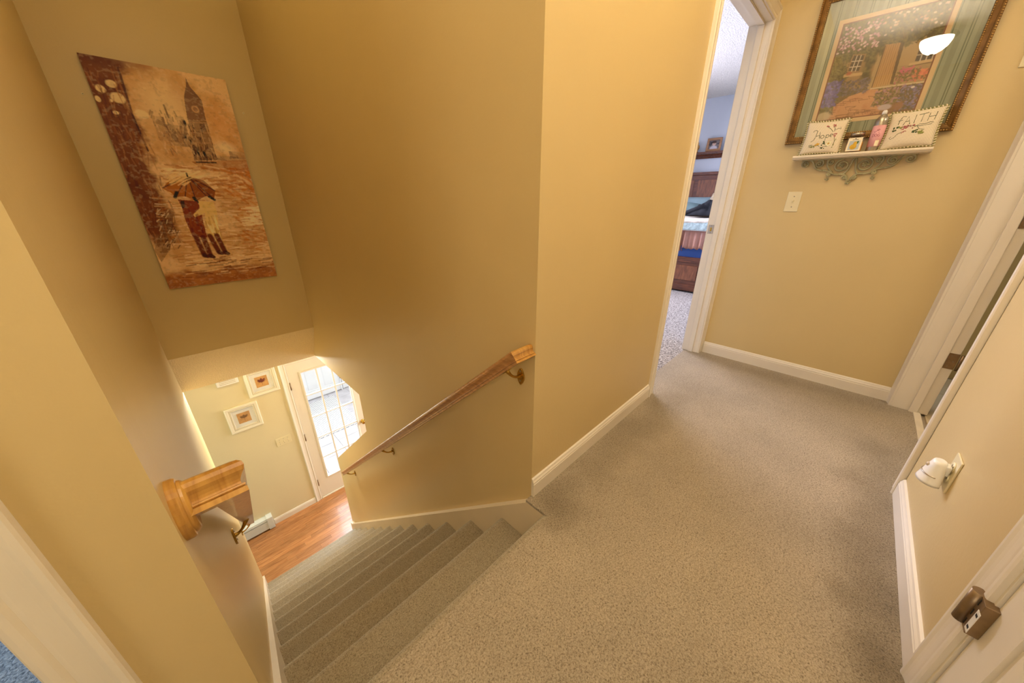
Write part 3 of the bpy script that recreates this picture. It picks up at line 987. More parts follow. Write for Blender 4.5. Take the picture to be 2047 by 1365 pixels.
class Paint:
    def __init__(s, w, h, col):
        s.w, s.h = w, h
        s.b = np.ones((h, w, 3)) * np.array(col[:3])
        s.V, s.U = np.meshgrid((np.arange(h) + 0.5) / h, (np.arange(w) + 0.5) / w, indexing='ij')
        s.asp = 1.0

    def mix(s, mask, col):
        mask = np.clip(mask, 0, 1)[..., None]
        s.b = s.b * (1 - mask) + np.array(col[:3]) * mask

    def inside(s, poly):
        c = np.zeros((s.h, s.w), bool)
        n = len(poly)
        for i in range(n):
            x1, y1 = poly[i]
            x2, y2 = poly[(i + 1) % n]
            if y1 == y2:
                continue
            cr = ((y1 > s.V) != (y2 > s.V)) & (s.U < (x2 - x1) * (s.V - y1) / (y2 - y1) + x1)
            c ^= cr
        return c.astype(float)

    def poly(s, poly, col, alpha=1.0, rough=0.0, seed=1):
        m = s.inside(poly) * alpha
        if rough:
            m = m * (1 - rough * (fbm(s.h, s.w, 40, 24, seed) > 0.5))
        s.mix(m, col)

    def line(s, a, b, wd, col, alpha=1.0):
        ax, ay = a
        bx, by = b
        dx, dy = bx - ax, (by - ay) * s.asp
        L2 = dx * dx + dy * dy + 1e-9
        t = np.clip(((s.U - ax) * dx + (s.V - ay) * s.asp * dy) / L2, 0, 1)
        dist = np.hypot(s.U - ax - t * dx, (s.V - ay) * s.asp - t * dy)
        s.mix((1 - np.clip((dist - wd * 0.5) / (wd * 0.35 + 1e-5), 0, 1)) * alpha, col)

    def blob(s, c, rx, ry, col, alpha=1.0, soft=0.3, seed=None):
        q = np.hypot((s.U - c[0]) / rx, (s.V - c[1]) / ry)
        if seed is not None:
            q = q * (0.7 + 0.6 * fbm(s.h, s.w, 12, 8, seed))
        s.mix(np.clip((1 - q) / soft, 0, 1) * alpha, col)

    def strokes(s, n, region, L_, wd, cols, ang=0.0, dang=0.3, alpha=0.7, seed=0):
        rg = random.Random(seed)
        for i in range(n):
            x = rg.uniform(region[0], region[1])
            y = rg.uniform(region[2], region[3])
            a = ang + rg.uniform(-dang, dang)
            l = L_ * rg.uniform(0.4, 1.2)
            x2, y2 = x + l * math.cos(a), y + l * math.sin(a) / s.asp
            c = rg.choice(cols)
            # local window for speed
            x0i, x1i = int((min(x, x2) - wd * 2) * s.w), int((max(x, x2) + wd * 2) * s.w) + 2
            y0i, y1i = int((min(y, y2) - wd * 2 / s.asp) * s.h), int((max(y, y2) + wd * 2 / s.asp) * s.h) + 2
            x0i, y0i = max(0, x0i), max(0, y0i)
            x1i, y1i = min(s.w, x1i), min(s.h, y1i)
            if x1i <= x0i or y1i <= y0i:
                continue
            U, V = s.U[y0i:y1i, x0i:x1i], s.V[y0i:y1i, x0i:x1i]
            dx, dy = x2 - x, (y2 - y) * s.asp
            L2 = dx * dx + dy * dy + 1e-9
            t = np.clip(((U - x) * dx + (V - y) * s.asp * dy) / L2, 0, 1)
            dist = np.hypot(U - x - t * dx, (V - y) * s.asp - t * dy)
            mk = (1 - np.clip((dist - wd * 0.5) / (wd * 0.4), 0, 1))[..., None] * alpha
            s.b[y0i:y1i, x0i:x1i] = s.b[y0i:y1i, x0i:x1i] * (1 - mk) + np.array(c[:3]) * mk

    def mesh(s, name, W, Hh, m, parent, y=0.0, x0=None, z0=0.0, relief=0.0):
        """vertical sheet in the local wall frame, facing -y; one vertex per pixel, real paint relief"""
        w_, h_ = s.w, s.h
        xs = np.linspace(-W / 2, W / 2, w_) if x0 is None else np.linspace(x0, x0 + W, w_)
        zs = np.linspace(Hh, 0, h_) + z0
        X, Z = np.meshgrid(xs, zs)
        Y = np.full(X.shape, y)
        if relief:
            g = s.b.mean(2)
            Y = Y - relief * (g - g.min()) - relief * 0.15 * fbm(h_, w_, h_ // 3, w_ // 3, 5)
        co_ = np.stack([X, Y, Z], -1).reshape(-1, 3)
        idx = np.arange(w_ * h_).reshape(h_, w_)
        q = np.stack([idx[:-1, :-1], idx[1:, :-1], idx[1:, 1:], idx[:-1, 1:]], -1).reshape(-1, 4)
        me = bpy.data.meshes.new(name)
        me.vertices.add(len(co_))
        me.vertices.foreach_set('co', co_.astype('f').ravel())
        me.loops.add(q.size)
        me.loops.foreach_set('vertex_index', q.astype('i').ravel())
        me.polygons.add(len(q))
        me.polygons.foreach_set('loop_start', np.arange(0, q.size, 4, dtype='i'))
        me.update(calc_edges=True)
        at = me.color_attributes.new('paint', 'FLOAT_COLOR', 'POINT')
        rgba = np.concatenate([np.clip(s.b, 0, 1).reshape(-1, 3), np.ones((w_ * h_, 1))], 1).astype('f')
        at.data.foreach_set('color', rgba.ravel())
        me.polygons.foreach_set('use_smooth', [True] * len(q))
        me.materials.append(m)
        o = bpy.data.objects.new(name, me)
        C.objects.link(o)
        o.parent = parent
        return o


R = srgb
# ------------------------------------------------------------------ canvas on the stair head wall
PW, PH = 320, 650
P = Paint(PW, PH, R(206, 160, 104))
P.asp = 1.317 / 0.645
n1 = fbm(PH, PW, 9, 5, 3, 5)
n2 = fbm(PH, PW, 26, 8, 11, 4)
n3 = fbm(PH, PW, 60, 14, 23, 3)
P.mix(np.clip((n1 - 0.42) * 5, 0, 1) * 0.8, R(228, 190, 140))
P.mix(np.clip((0.46 - n1) * 5, 0, 1) * 0.45, R(190, 130, 76))
# dark left building mass narrowing downward
edge = 0.24 + 0.03 * (n2 - 0.5) * 6
mask = np.clip((edge - P.U + 0.10 * np.clip(0.35 - P.V, 0, 1)) / 0.07, 0, 1) * np.clip((0.80 - P.V) / 0.08, 0, 1)
P.mix(mask * 0.95, R(124, 68, 30))
P.mix(mask * np.clip((0.44 - n1) * 4, 0, 1) * 0.5, R(84, 42, 20))
P.mix(np.clip((0.55 - P.U) / 0.3, 0, 1) * np.clip((0.05 - P.V) / 0.04, 0, 1) * 0.7, R(110, 62, 34))
# sky glow
P.blob((0.46, 0.16), 0.28, 0.16, R(236, 206, 160), 0.7, 0.7)
P.blob((0.86, 0.20), 0.18, 0.16, R(222, 160, 96), 0.5, 0.8)
P.blob((0.84, 0.31), 0.12, 0.035, R(238, 214, 170), 0.7, 0.7)
for c, a, b in (((0.061, 0.12), 0.035, 0.016), ((0.151, 0.146), 0.05, 0.022), ((0.139, 0.095), 0.04, 0.017), ((0.02, 0.16), 0.02, 0.014), ((0.10, 0.205), 0.022, 0.008), ((0.27, 0.20), 0.05, 0.02), ((0.10, 0.16), 0.012, 0.006)):
    P.blob(c, a, b, R(232, 204, 156), 0.95, 0.25, seed=5)
P.line((0.224, 0.03), (0.205, 0.20), 0.012, R(96, 56, 36), 0.85)
P.line((0.205, 0.20), (0.223, 0.35), 0.010, R(84, 48, 30), 0.85)
# skyline blocks and clock tower
DK = R(118, 82, 58)
for bx in ((0.33, 0.20, 0.42, 0.30), (0.43, 0.185, 0.475, 0.30), (0.51, 0.19, 0.57, 0.32), (0.40, 0.23, 0.56, 0.32), (0.86, 0.325, 1.0, 0.36), (0.72, 0.35, 1.0, 0.372)):
    P.poly([(bx[0], bx[1]), (bx[2], bx[1]), (bx[2], bx[3]), (bx[0], bx[3])], DK, 0.55, 0.55, 8)
P.line((0.45, 0.15), (0.455, 0.20), 0.010, DK, 0.8)
P.poly([(0.681, 0.02), (0.69, 0.055), (0.735, 0.09), (0.755, 0.108), (0.62, 0.110), (0.635, 0.088), (0.665, 0.055)], R(126, 88, 62), 0.92)
P.poly([(0.62, 0.110), (0.755, 0.107), (0.750, 0.135), (0.742, 0.192), (0.595, 0.20), (0.612, 0.135)], R(132, 92, 64), 0.9)
P.poly([(0.600, 0.20), (0.745, 0.193), (0.735, 0.372), (0.545, 0.380)], R(112, 74, 48), 0.92, 0.30, 4)
P.blob((0.682, 0.15), 0.034, 0.018, R(206, 160, 112), 0.9, 0.3)
P.blob((0.682, 0.15), 0.022, 0.011, R(150, 106, 74), 0.8, 0.3)
for k in range(4):
    P.line((0.60 - 0.01 * k, 0.21 + 0.045 * k), (0.745, 0.203 + 0.045 * k), 0.006, R(196, 150, 104), 0.55)
for (x, y) in ((0.565, 0.215), (0.57, 0.285), (0.565, 0.34), (0.60, 0.34), (0.645, 0.345), (0.535, 0.28)):
    P.blob((x, y), 0.016, 0.017, R(58, 40, 26), 0.95, 0.5)
P.strokes(60, (0.56, 0.74, 0.21, 0.37), 0.05, 0.006, [R(176, 128, 84), R(82, 52, 34), R(210, 170, 120)], PI / 2, 0.2, 0.6, 3)
P.strokes(60, (0.34, 0.58, 0.17, 0.34), 0.05, 0.008, [R(186, 140, 96), R(120, 80, 54), R(226, 190, 144)], PI / 2, 0.5, 0.5, 4)
# embankment and wet street
P.poly([(0.52, 0.385), (1.0, 0.362), (1.0, 0.44), (0.60, 0.42)], R(168, 100, 42), 0.75, 0.3, 6)
P.line((0.56, 0.386), (0.72, 0.384), 0.010, R(70, 46, 30), 0.9)
P.strokes(240, (0.25, 1.0, 0.40, 0.55), 0.12, 0.010, [R(236, 206, 160), R(190, 122, 58), R(222, 180, 124), R(172, 98, 36)], 0.05, 0.25, 0.55, 7)
P.strokes(380, (0.10, 1.0, 0.55, 0.90), 0.12, 0.009, [R(238, 212, 170), R(196, 140, 84), R(226, 190, 140), R(176, 108, 48), R(214, 170, 116)], 0.02, 0.2, 0.55, 8)
P.strokes(60, (0.72, 1.0, 0.40, 0.85), 0.10, 0.014, [R(186, 106, 34), R(200, 124, 50)], 0.3, 0.8, 0.55, 9)
P.strokes(40, (0.80, 1.0, 0.60, 0.72), 0.09, 0.010, [R(240, 216, 176)], 0.05, 0.15, 0.7, 12)
mask = np.clip((P.V - 0.905 - 0.05 * (n2 - 0.5)) / 0.03, 0, 1)
P.mix(mask * 0.85, R(152, 86, 34))
P.mix(mask * np.clip((n3 - 0.5) * 7, 0, 1) * 0.5, R(196, 132, 72))
P.strokes(50, (0.1, 0.9, 0.86, 0.95), 0.14, 0.008, [R(232, 200, 150), R(120, 62, 24)], 0.0, 0.08, 0.6, 14)
# kerb at the left
P.poly([(0.21, 0.60), (0.25, 0.62), (0.12, 0.80), (0.02, 0.86), (0.0, 0.80)], R(122, 80, 46), 0.8, 0.4, 9)
P.strokes(34, (0.08, 0.20, 0.62, 0.80), 0.05, 0.006, [R(226, 196, 150), R(90, 54, 28)], -1.0, 0.3, 0.7, 15)
P.strokes(40, (0.25, 0.6, 0.42, 0.54), 0.10, 0.012, [R(240, 214, 168), R(232, 196, 146)], -0.2, 0.3, 0.7, 16)
P.strokes(160, (0.0, 0.25, 0.02, 0.75), 0.10, 0.007, [R(100, 54, 26), R(150, 92, 50), R(178, 122, 74)], PI / 2, 0.25, 0.45, 17)
# umbrella
um = R(178, 106, 34)
arc = [(0.233 + 0.406 * t, 0.515 - 0.066 * math.sin(PI * t) ** 0.75 + 0.012 * t) for t in [i / 20 for i in range(21)]]
P.poly(arc + [(0.609, 0.561), (0.55, 0.545), (0.457, 0.571), (0.38, 0.548), (0.306, 0.551), (0.28, 0.53)], um, 0.97)
P.poly([(0.451, 0.452), (0.457, 0.571), (0.55, 0.545), (0.609, 0.561), (0.639, 0.52), (0.57, 0.47)], R(140, 78, 24), 0.7)
for e_ in ((0.306, 0.551), (0.38, 0.548), (0.457, 0.571), (0.55, 0.545), (0.609, 0.561), (0.639, 0.52), (0.233, 0.51)):
    P.line((0.451, 0.452), e_, 0.007, R(74, 40, 16), 0.75)
P.line((0.300, 0.552), (0.325, 0.53), 0.020, R(40, 24, 12), 0.9)
P.line((0.445, 0.555), (0.462, 0.575), 0.020, R(36, 22, 12), 0.9)
P.line((0.575, 0.55), (0.612, 0.564), 0.018, R(36, 22, 12), 0.9)
P.strokes(20, (0.27, 0.42, 0.46, 0.50), 0.10, 0.008, [R(236, 200, 140)], -0.5, 0.2, 0.7, 18)
P.line((0.451, 0.440), (0.451, 0.455), 0.010, R(60, 36, 18), 0.9)
# two walkers
P.poly([(0.315, 0.562), (0.46, 0.572), (0.475, 0.60), (0.455, 0.68), (0.448, 0.752), (0.33, 0.745), (0.318, 0.66), (0.325, 0.60)], R(138, 66, 24), 0.97)
P.poly([(0.33, 0.57), (0.36, 0.57), (0.35, 0.60), (0.325, 0.605)], R(60, 30, 14), 0.8)
P.poly([(0.475, 0.570), (0.595, 0.576), (0.60, 0.62), (0.575, 0.70), (0.568, 0.745), (0.462, 0.745), (0.468, 0.68), (0.495, 0.63), (0.40, 0.650), (0.395, 0.635), (0.465, 0.605)], R(226, 190, 120), 0.97)
P.strokes(26, (0.47, 0.58, 0.64, 0.74), 0.08, 0.008, [R(244, 220, 164), R(196, 150, 84)], PI / 2, 0.15, 0.7, 19)
P.strokes(16, (0.34, 0.44, 0.60, 0.73), 0.07, 0.010, [R(160, 84, 36), R(110, 48, 16)], PI / 2, 0.15, 0.6, 20)
for a, b in (((0.355, 0.745), (0.375, 0.845)), ((0.415, 0.75), (0.425, 0.85)), ((0.475, 0.745), (0.508, 0.835)), ((0.535, 0.745), (0.562, 0.838))):
    P.line(a, b, 0.034, R(112, 54, 22), 0.95)
    P.line((b[0], b[1] - 0.004), (b[0] + 0.022, b[1] + 0.006), 0.026, R(90, 40, 16), 0.95)
P.strokes(30, (0.34, 0.60, 0.86, 0.92), 0.06, 0.010, [R(120, 62, 26), R(216, 172, 118)], 0.0, 0.2, 0.6, 21)
P.mix(np.clip((fbm(PH, PW, 110, 40, 31, 2) - 0.58) * 8, 0, 1) * 0.14, R(240, 214, 170))
P.mix(np.clip((0.42 - fbm(PH, PW, 90, 40, 37, 2)) * 6, 0, 1) * 0.14, R(90, 48, 22))
P.b = np.clip(P.b * 1.16 + (P.b - P.b.mean((0, 1))) * 0.18, 0, 1)
CANV = vcol('canvas_paint', rough=0.5, bump=0.2, bscale=90, spec=0.35)
CEDGE = mat('canvas_edge_paint', R(98, 58, 32), rough=0.7, var=0.2, scale=20)
t = thing('canvas_painting', 'unframed sepia canvas of a couple under an umbrella near a clock tower', 'painting', (0.3015, YHD, 0.555), FACE_NY)
MB().box(-0.3225, 0.3225, -0.020, -0.001, 0, 1.317).build('stretched_canvas', CEDGE, t, bevel=0.002)
P.mesh('painted_face', 0.645, 1.317, CANV, t, y=-0.0208, relief=0.0012)
for x, z, lab in ((-0.061, 1.681, 'small empty screw hole in the wall left of the canvas'), (0.685, 1.695, 'small empty screw hole in the wall right of the canvas')):
    pl_ = thing('wall_anchor', lab, 'wall anchor', (x, YHD, z), FACE_NY)
    MB().lathe([(0.0015, 0), (0.006, 0.0), (0.0055, 0.0015), (0.003, 0.002), (0.0015, 0.0005)], 12, cap=False).rot(Matrix.Rotation(PI / 2, 4, 'X')).build('collar', IVORY, pl_)
    MB().cyl((0, 0, 0), (0, -0.0008, 0), 0.0022, n=10).build('hole', BLACKM, pl_)

# ------------------------------------------------------------------ framed cottage print on the picture wall
CW_, CH_ = 260, 290
P = Paint(CW_, CH_, R(112, 98, 62))
P.asp = 0.442 / 0.387
n1 = fbm(CH_, CW_, 10, 10, 41, 5)
n2 = fbm(CH_, CW_, 40, 40, 43, 3)
# stone walls right of the door and left window bay
P.poly([(0.46, 0.28), (1, 0.30), (1, 0.74), (0.46, 0.72)], R(176, 150, 104), 1)
P.poly([(0.14, 0.32), (0.46, 0.34), (0.46, 0.70), (0.14, 0.66)], R(158, 128, 82), 1)
for k in range(16):
    P.line((0.69, 0.54 + 0.0125 * k), (1.0, 0.55 + 0.0125 * k), 0.004, R(116, 96, 66), 0.45)
# foliage
leaf = np.clip((0.40 + 0.22 * (n1 - 0.5) * 3 - P.V) / 0.05, 0, 1)
leaf = np.maximum(leaf, np.clip((0.20 - P.U + 0.18 * (n1 - 0.5) * 3) / 0.05, 0, 1) * (P.V < 0.75))
leaf = np.maximum(leaf, np.clip((0.07 - np.abs(P.U - 0.40) + 0.10 * (n1 - 0.5)) / 0.03, 0, 1) * (P.V < 0.66))
P.mix(leaf, R(86, 84, 48))
P.mix(leaf * np.clip((n2 - 0.5) * 7, 0, 1) * 0.7, R(120, 118, 70))
P.mix(leaf * np.clip((0.45 - n2) * 7, 0, 1) * 0.7, R(52, 50, 30))
P.strokes(900, (0, 1, 0, 0.34), 0.03, 0.008, [R(96, 96, 56), R(130, 124, 72), R(56, 54, 32), R(78, 80, 44)], 0.8, 0.9, 0.6, 50)
P.strokes(260, (0, 0.2, 0.3, 0.6), 0.03, 0.008, [R(96, 96, 56), R(120, 116, 66), R(56, 54, 32)], 0.8, 0.9, 0.6, 51)
# windows
P.poly([(0.20, 0.33), (0.34, 0.35), (0.33, 0.53), (0.19, 0.50)], R(150, 118, 74), 1)
P.poly([(0.215, 0.345), (0.325, 0.36), (0.315, 0.51), (0.205, 0.49)], R(66, 60, 46), 1)
for a, b in (((0.25, 0.35), (0.24, 0.50)), ((0.29, 0.355), (0.28, 0.505)), ((0.21, 0.40), (0.32, 0.41)), ((0.205, 0.455), (0.318, 0.465))):
    P.line(a, b, 0.007, R(214, 200, 170), 0.95)
P.poly([(0.17, 0.52), (0.36, 0.53), (0.36, 0.56), (0.17, 0.55)], R(196, 164, 112), 1)
P.blob((0.22, 0.52), 0.035, 0.02, R(176, 96, 62), 0.9, 0.3)
P.poly([(0.83, 0.40), (1.0, 0.41), (1.0, 0.52), (0.83, 0.515)], R(60, 62, 58), 1)
for x in (0.875, 0.925, 0.975):
    P.line((x, 0.40), (x, 0.52), 0.007, R(206, 196, 170), 0.9)
P.line((0.83, 0.46), (1.0, 0.465), 0.006, R(206, 196, 170), 0.9)
P.poly([(0.79, 0.525), (1.0, 0.52), (1.0, 0.545), (0.79, 0.55)], R(198, 170, 122), 1)
P.line((0.79, 0.553), (1.0, 0.548), 0.008, R(96, 80, 56), 0.8)
# door
P.poly([(0.50, 0.30), (0.655, 0.31), (0.675, 0.70), (0.51, 0.71)], R(186, 146, 92), 1)
for k in range(7):
    P.line((0.52 + 0.02 * k, 0.31), (0.525 + 0.021 * k, 0.70), 0.004, R(134, 98, 56), 0.7)
P.poly([(0.64, 0.31), (0.675, 0.31), (0.70, 0.70), (0.672, 0.70)], R(70, 58, 40), 0.9)
P.line((0.505, 0.31), (0.505, 0.70), 0.008, R(92, 70, 42), 0.9)
P.line((0.50, 0.715), (1.0, 0.725), 0.010, R(206, 188, 150), 0.9)
P.line((0.50, 0.73), (1.0, 0.74), 0.008, R(84, 66, 46), 0.8)
# stone path
P.poly([(0.30, 0.76), (0.50, 0.72), (0.76, 0.76), (0.80, 1.0), (0.05, 1.0), (0.14, 0.86)], R(198, 148, 104), 1)
P.mix(P.inside([(0.30, 0.76), (0.50, 0.72), (0.76, 0.76), (0.80, 1.0), (0.05, 1.0), (0.14, 0.86)]) * np.clip((n1 - 0.5) * 6, 0, 1) * 0.5, R(176, 112, 76))
rg = random.Random(5)
for k in range(46):
    x, y = rg.uniform(0.12, 0.74), rg.uniform(0.76, 0.99)
    P.line((x, y), (x + rg.uniform(0.05, 0.13), y + rg.uniform(-0.012, 0.012)), 0.005, R(116, 78, 52), 0.8)
    P.line((x, y), (x + 0.02, y + 0.03), 0.004, R(116, 78, 52), 0.6)
P.poly([(0.70, 0.75), (1, 0.75), (1, 1), (0.66, 1)], R(120, 88, 58), 0.85)
# planting
P.strokes(300, (0.0, 0.16, 0.60, 0.92), 0.03, 0.010, [R(84, 92, 56), R(60, 66, 40), R(110, 112, 70)], 0.8, 0.8, 0.7, 52)
P.strokes(180, (0.0, 0.17, 0.58, 0.84), 0.012, 0.016, [R(92, 92, 148), R(112, 110, 168), R(76, 76, 128)], 0, 1.5, 0.85, 53)
P.strokes(160, (0.17, 0.46, 0.60, 0.74), 0.02, 0.012, [R(104, 100, 108), R(86, 84, 74), R(124, 116, 128)], 0, 1.5, 0.7, 54)
P.strokes(300, (0.56, 0.82, 0.73, 0.90), 0.02, 0.010, [R(98, 100, 62), R(140, 126, 84), R(172, 128, 140), R(72, 76, 46)], 0, 1.5, 0.75, 55)
P.strokes(260, (0.80, 1.0, 0.74, 0.97), 0.02, 0.011, [R(110, 108, 150), R(82, 82, 70), R(140, 130, 160), R(70, 70, 46)], 0, 1.5, 0.75, 56)
P.strokes(120, (0.70, 0.90, 0.58, 0.70), 0.02, 0.010, [R(104, 96, 58), R(176, 100, 110), R(82, 78, 46)], 0, 1.5, 0.7, 57)
P.strokes(80, (0.86, 1.0, 0.60, 0.70), 0.014, 0.014, [R(206, 112, 88), R(220, 130, 100), R(104, 98, 60)], 0, 1.5, 0.85, 58)
P.strokes(14, (0.72, 0.84, 0.55, 0.60), 0.012, 0.014, [R(196, 96, 120)], 0, 1.5, 0.9, 59)
P.blob((0.70, 0.925), 0.075, 0.035, R(184, 170, 168), 0.95, 0.3)
P.blob((0.83, 0.93), 0.05, 0.05, R(146, 100, 66), 0.9, 0.3)
P.blob((0.08, 0.95), 0.09, 0.06, R(186, 170, 132), 0.9, 0.3)
P.blob((0.90, 0.76), 0.02, 0.012, R(226, 214, 196), 0.9, 0.3)
# blossoms
P.strokes(120, (0.02, 0.42, 0.03, 0.30), 0.008, 0.014, [R(206, 160, 160), R(224, 196, 190), R(190, 140, 150)], 0, 1.5, 0.85, 60)
P.strokes(46, (0.42, 1.0, 0.0, 0.22), 0.008, 0.014, [R(226, 210, 186), R(214, 180, 150)], 0, 1.5, 0.8, 61)
P.mix(np.full((CH_, CW_), 0.22), R(176, 150, 112))
PRINT = vcol('print_ink', rough=0.6, spec=0.2)
m_, N, L, p = newmat('striped_mat_board')
p.inputs['Roughness'].default_value = 0.85
tc = N.new('ShaderNodeTexCoord')
sx = N.new('ShaderNodeSeparateXYZ')
L.new(tc.outputs['Object'], sx.inputs[0])
f1 = mth('FRACT', mth('MULTIPLY', sx.outputs[0], 1 / 0.062))
a1 = mth('LESS_THAN', f1, 0.07)
a2 = mth('LESS_THAN', mth('ABSOLUTE', mth('SUBTRACT', f1, 0.18)), 0.03)
a3 = mth('LESS_THAN', mth('ABSOLUTE', mth('SUBTRACT', f1, 0.60)), 0.16)
mx = N.new('ShaderNodeMix')
mx.data_type = 'RGBA'
L.new(mth('MINIMUM', mth('ADD', mth('ADD', a1, a2), mth('MULTIPLY', a3, 0.35)), 1.0), mx.inputs[0])
mx.inputs[6].default_value = R(148, 150, 122)
mx.inputs[7].default_value = R(108, 114, 88)
L.new(mx.outputs[2], p.inputs['Base Color'])
MATB = m_
GOLD = mat('gilded_frame', R(132, 98, 52), rough=0.38, metal=0.6, var=0.3, scale=26, bump=0.3, bscale=60)
GOLDB = mat('gilded_bead', R(206, 166, 96), rough=0.3, metal=0.7, var=0.2, scale=60)
INNER = mat('inner_mat_board', R(204, 176, 130), rough=0.85, var=0.02)
BURG = mat('thin_inner_line', R(128, 84, 58), rough=0.7, var=0.05)
FW, FH = 0.656, 0.684
t = thing('framed_print', 'large gilt-framed garden cottage print with green striped mat, reflecting a lamp', 'picture', (XP - 0.004, 0.151, 1.436), FACE_NX)
tilt = 0.0
FO = [(-FW / 2, 0, 0), (FW / 2, 0, 0), (FW / 2, 0, FH), (-FW / 2, 0, FH)]
FPR = [(0, 0), (0, 0.022), (0.004, 0.028), (0.010, 0.030), (0.014, 0.025), (0.022, 0.020), (0.030, 0.016), (0.034, 0.014), (0.036, 0.010), (0.036, 0)]
MB().sweep(FPR, FO, (0, -1, 0), closed=True, flip=1).build('frame', GOLD, t)
bd = MB()
for (off, yy, rr, stp) in ((0.032, -0.0175, 0.0034, 0.0085), (0.0045, -0.0295, 0.0034, 0.0090)):
    pts = [(-FW / 2 + off, off), (FW / 2 - off, off), (FW / 2 - off, FH - off), (-FW / 2 + off, FH - off)]
    for i in range(4):
        a, b = pts[i], pts[(i + 1) % 4]
        l = math.hypot(b[0] - a[0], b[1] - a[1])
        for q in range(int(l / stp)):
            u = q * stp / l
            bd.ball((a[0] + (b[0] - a[0]) * u, yy, a[1] + (b[1] - a[1]) * u), rr, n=5, m=3)
o = bd.build('beading', GOLDB, t)
o['kind'] = 'stuff'
MB().box(-FW / 2 + 0.03, FW / 2 - 0.03, -0.006, -0.002, 0.03, FH - 0.03).build('mat_board', MATB, t)
# art opening: y .365..-.022, z 1.54..1.98
ax0, ax1, az0, az1 = 0.151 - 0.365, 0.151 + 0.022, 1.540 - 1.436, 1.980 - 1.436
MB().sweep([(0, 0), (0, 0.0015), (0.018, 0.0015), (0.018, 0)], [(ax0, -0.006, az0), (ax1, -0.006, az0), (ax1, -0.006, az1), (ax0, -0.006, az1)], (0, -1, 0), closed=True, flip=-1).build('inner_mat', INNER, t)
MB().sweep([(0, 0), (0, 0.0012), (0.005, 0.0012), (0.005, 0)], [(ax0, -0.0063, az0), (ax1, -0.0063, az0), (ax1, -0.0063, az1), (ax0, -0.0063, az1)], (0, -1, 0), closed=True, flip=1).build('mat_line', BURG, t)
P.mesh('printed_scene', ax1 - ax0, az1 - az0, PRINT, t, y=-0.0066, x0=ax0, z0=az0)
MB().box(-FW / 2 + 0.034, FW / 2 - 0.034, -0.0115, -0.0100, 0.034, FH - 0.034).build('glass', PGLASS, t)

# ------------------------------------------------------------------ shelf under the print
SAGE = mat('sage_iron', R(172, 164, 120), rough=0.6, var=0.25, scale=30, bump=0.2, bscale=80)
SHELFP = mat('shelf_paint', R(232, 218, 190), rough=0.4, var=0.02)
t = thing('wall_shelf', 'narrow cream wall shelf with sage green scrolled iron bracket below the print', 'shelf', (XP, 0.137, 1.364), FACE_NX)
Lh = 0.272
MB().prism([(0.0, -0.019), (-0.098, -0.019), (-0.101, -0.014), (-0.106, -0.012), (-0.108, -0.008), (-0.108, -0.003), (-0.106, 0), (0, 0)], -Lh, Lh, 'x').build('board', SHELFP, t)
sc = MB()


def spiral(cx, cz, r0, turns, a0, sgn=1, rt_=0.0047, end=0.15, lead=None):
    pts, rad = [], []
    if lead:
        for q in lead:
            pts.append(Vector((q[0], -0.012, q[1])))
            rad.append(rt_)
    n_ = int(26 * turns)
    for i in range(n_ + 1):
        u = i / n_
        a = a0 + sgn * 2 * PI * turns * u
        rr = r0 * (1 - (1 - end) * u)
        pts.append(Vector((cx + rr * math.cos(a), -0.012, cz + rr * math.sin(a))))
        rad.append(rt_ * (1 - 0.15 * u))
    sc.tube(pts, rt_, 8, radii=rad)
    e = pts[-1]
    sc.ball((e.x, e.y, e.z), rt_ * 1.35, n=8, m=5)


def bez(p0, p1, p2, p3, n_=16):
    out = []
    for i in range(n_ + 1):
        u = i / n_
        out.append(tuple((1 - u) ** 3 * p0[k] + 3 * (1 - u) ** 2 * u * p1[k] + 3 * (1 - u) * u * u * p2[k] + u ** 3 * p3[k] for k in (0, 1)))
    return out


def scroll(pp, rt_=0.0047):
    sc.tube([Vector((q[0], -0.012, q[1])) for q in pp], rt_, 8)


for s_ in (-1, 1):
    # outer hook scroll, long arm to the centre, ring scrolls
    spiral(s_ * 0.212, -0.040, 0.020, 1.5, PI / 2, s_ * -1 if s_ > 0 else 1)
    spiral(s_ * 0.150, -0.042, 0.022, 1.6, PI / 2, s_)
    spiral(s_ * 0.098, -0.036, 0.017, 1.4, PI / 2, -s_)
    spiral(s_ * 0.046, -0.056, 0.034, 1.25, PI / 2, s_ * -1, end=0.45)
    scroll(bez((s_ * 0.212, -0.020), (s_ * 0.16, -0.012), (s_ * 0.19, -0.075), (s_ * 0.125, -0.078)))
    scroll(bez((s_ * 0.125, -0.078), (s_ * 0.09, -0.075), (s_ * 0.09, -0.105), (s_ * 0.05, -0.102)))
    scroll(bez((s_ * 0.05, -0.102), (s_ * 0.03, -0.098), (s_ * 0.012, -0.105), (s_ * 0.006, -0.135)))
    scroll(bez((s_ * 0.098, -0.019), (s_ * 0.13, -0.016), (s_ * 0.11, -0.07), (s_ * 0.08, -0.09)))
    scroll(bez((s_ * 0.004, -0.022), (s_ * 0.012, -0.05), (s_ * 0.012, -0.09), (s_ * 0.03, -0.10)))
    spiral(s_ * 0.020, -0.118, 0.012, 1.3, PI, s_, rt_=0.0040)
    spiral(s_ * 0.092, -0.100, 0.011, 1.2, PI / 2, s_ * -1, rt_=0.0040)
    for k in range(5):
        a = 2 * PI * k / 5
        sc.ball((s_ * 0.046 + 0.008 * math.cos(a), -0.013, -0.056 + 0.008 * math.sin(a)), 0.0052, 0.004, 0.0052, n=7, m=4)
    sc.ball((s_ * 0.046, -0.016, -0.056), 0.004, n=7, m=4)
    for k in range(4):
        a = 2 * PI * k / 4
        sc.ball((s_ * 0.095 + 0.006 * math.cos(a), -0.013, -0.124 + 0.006 * math.sin(a)), 0.0045, n=6, m=4)
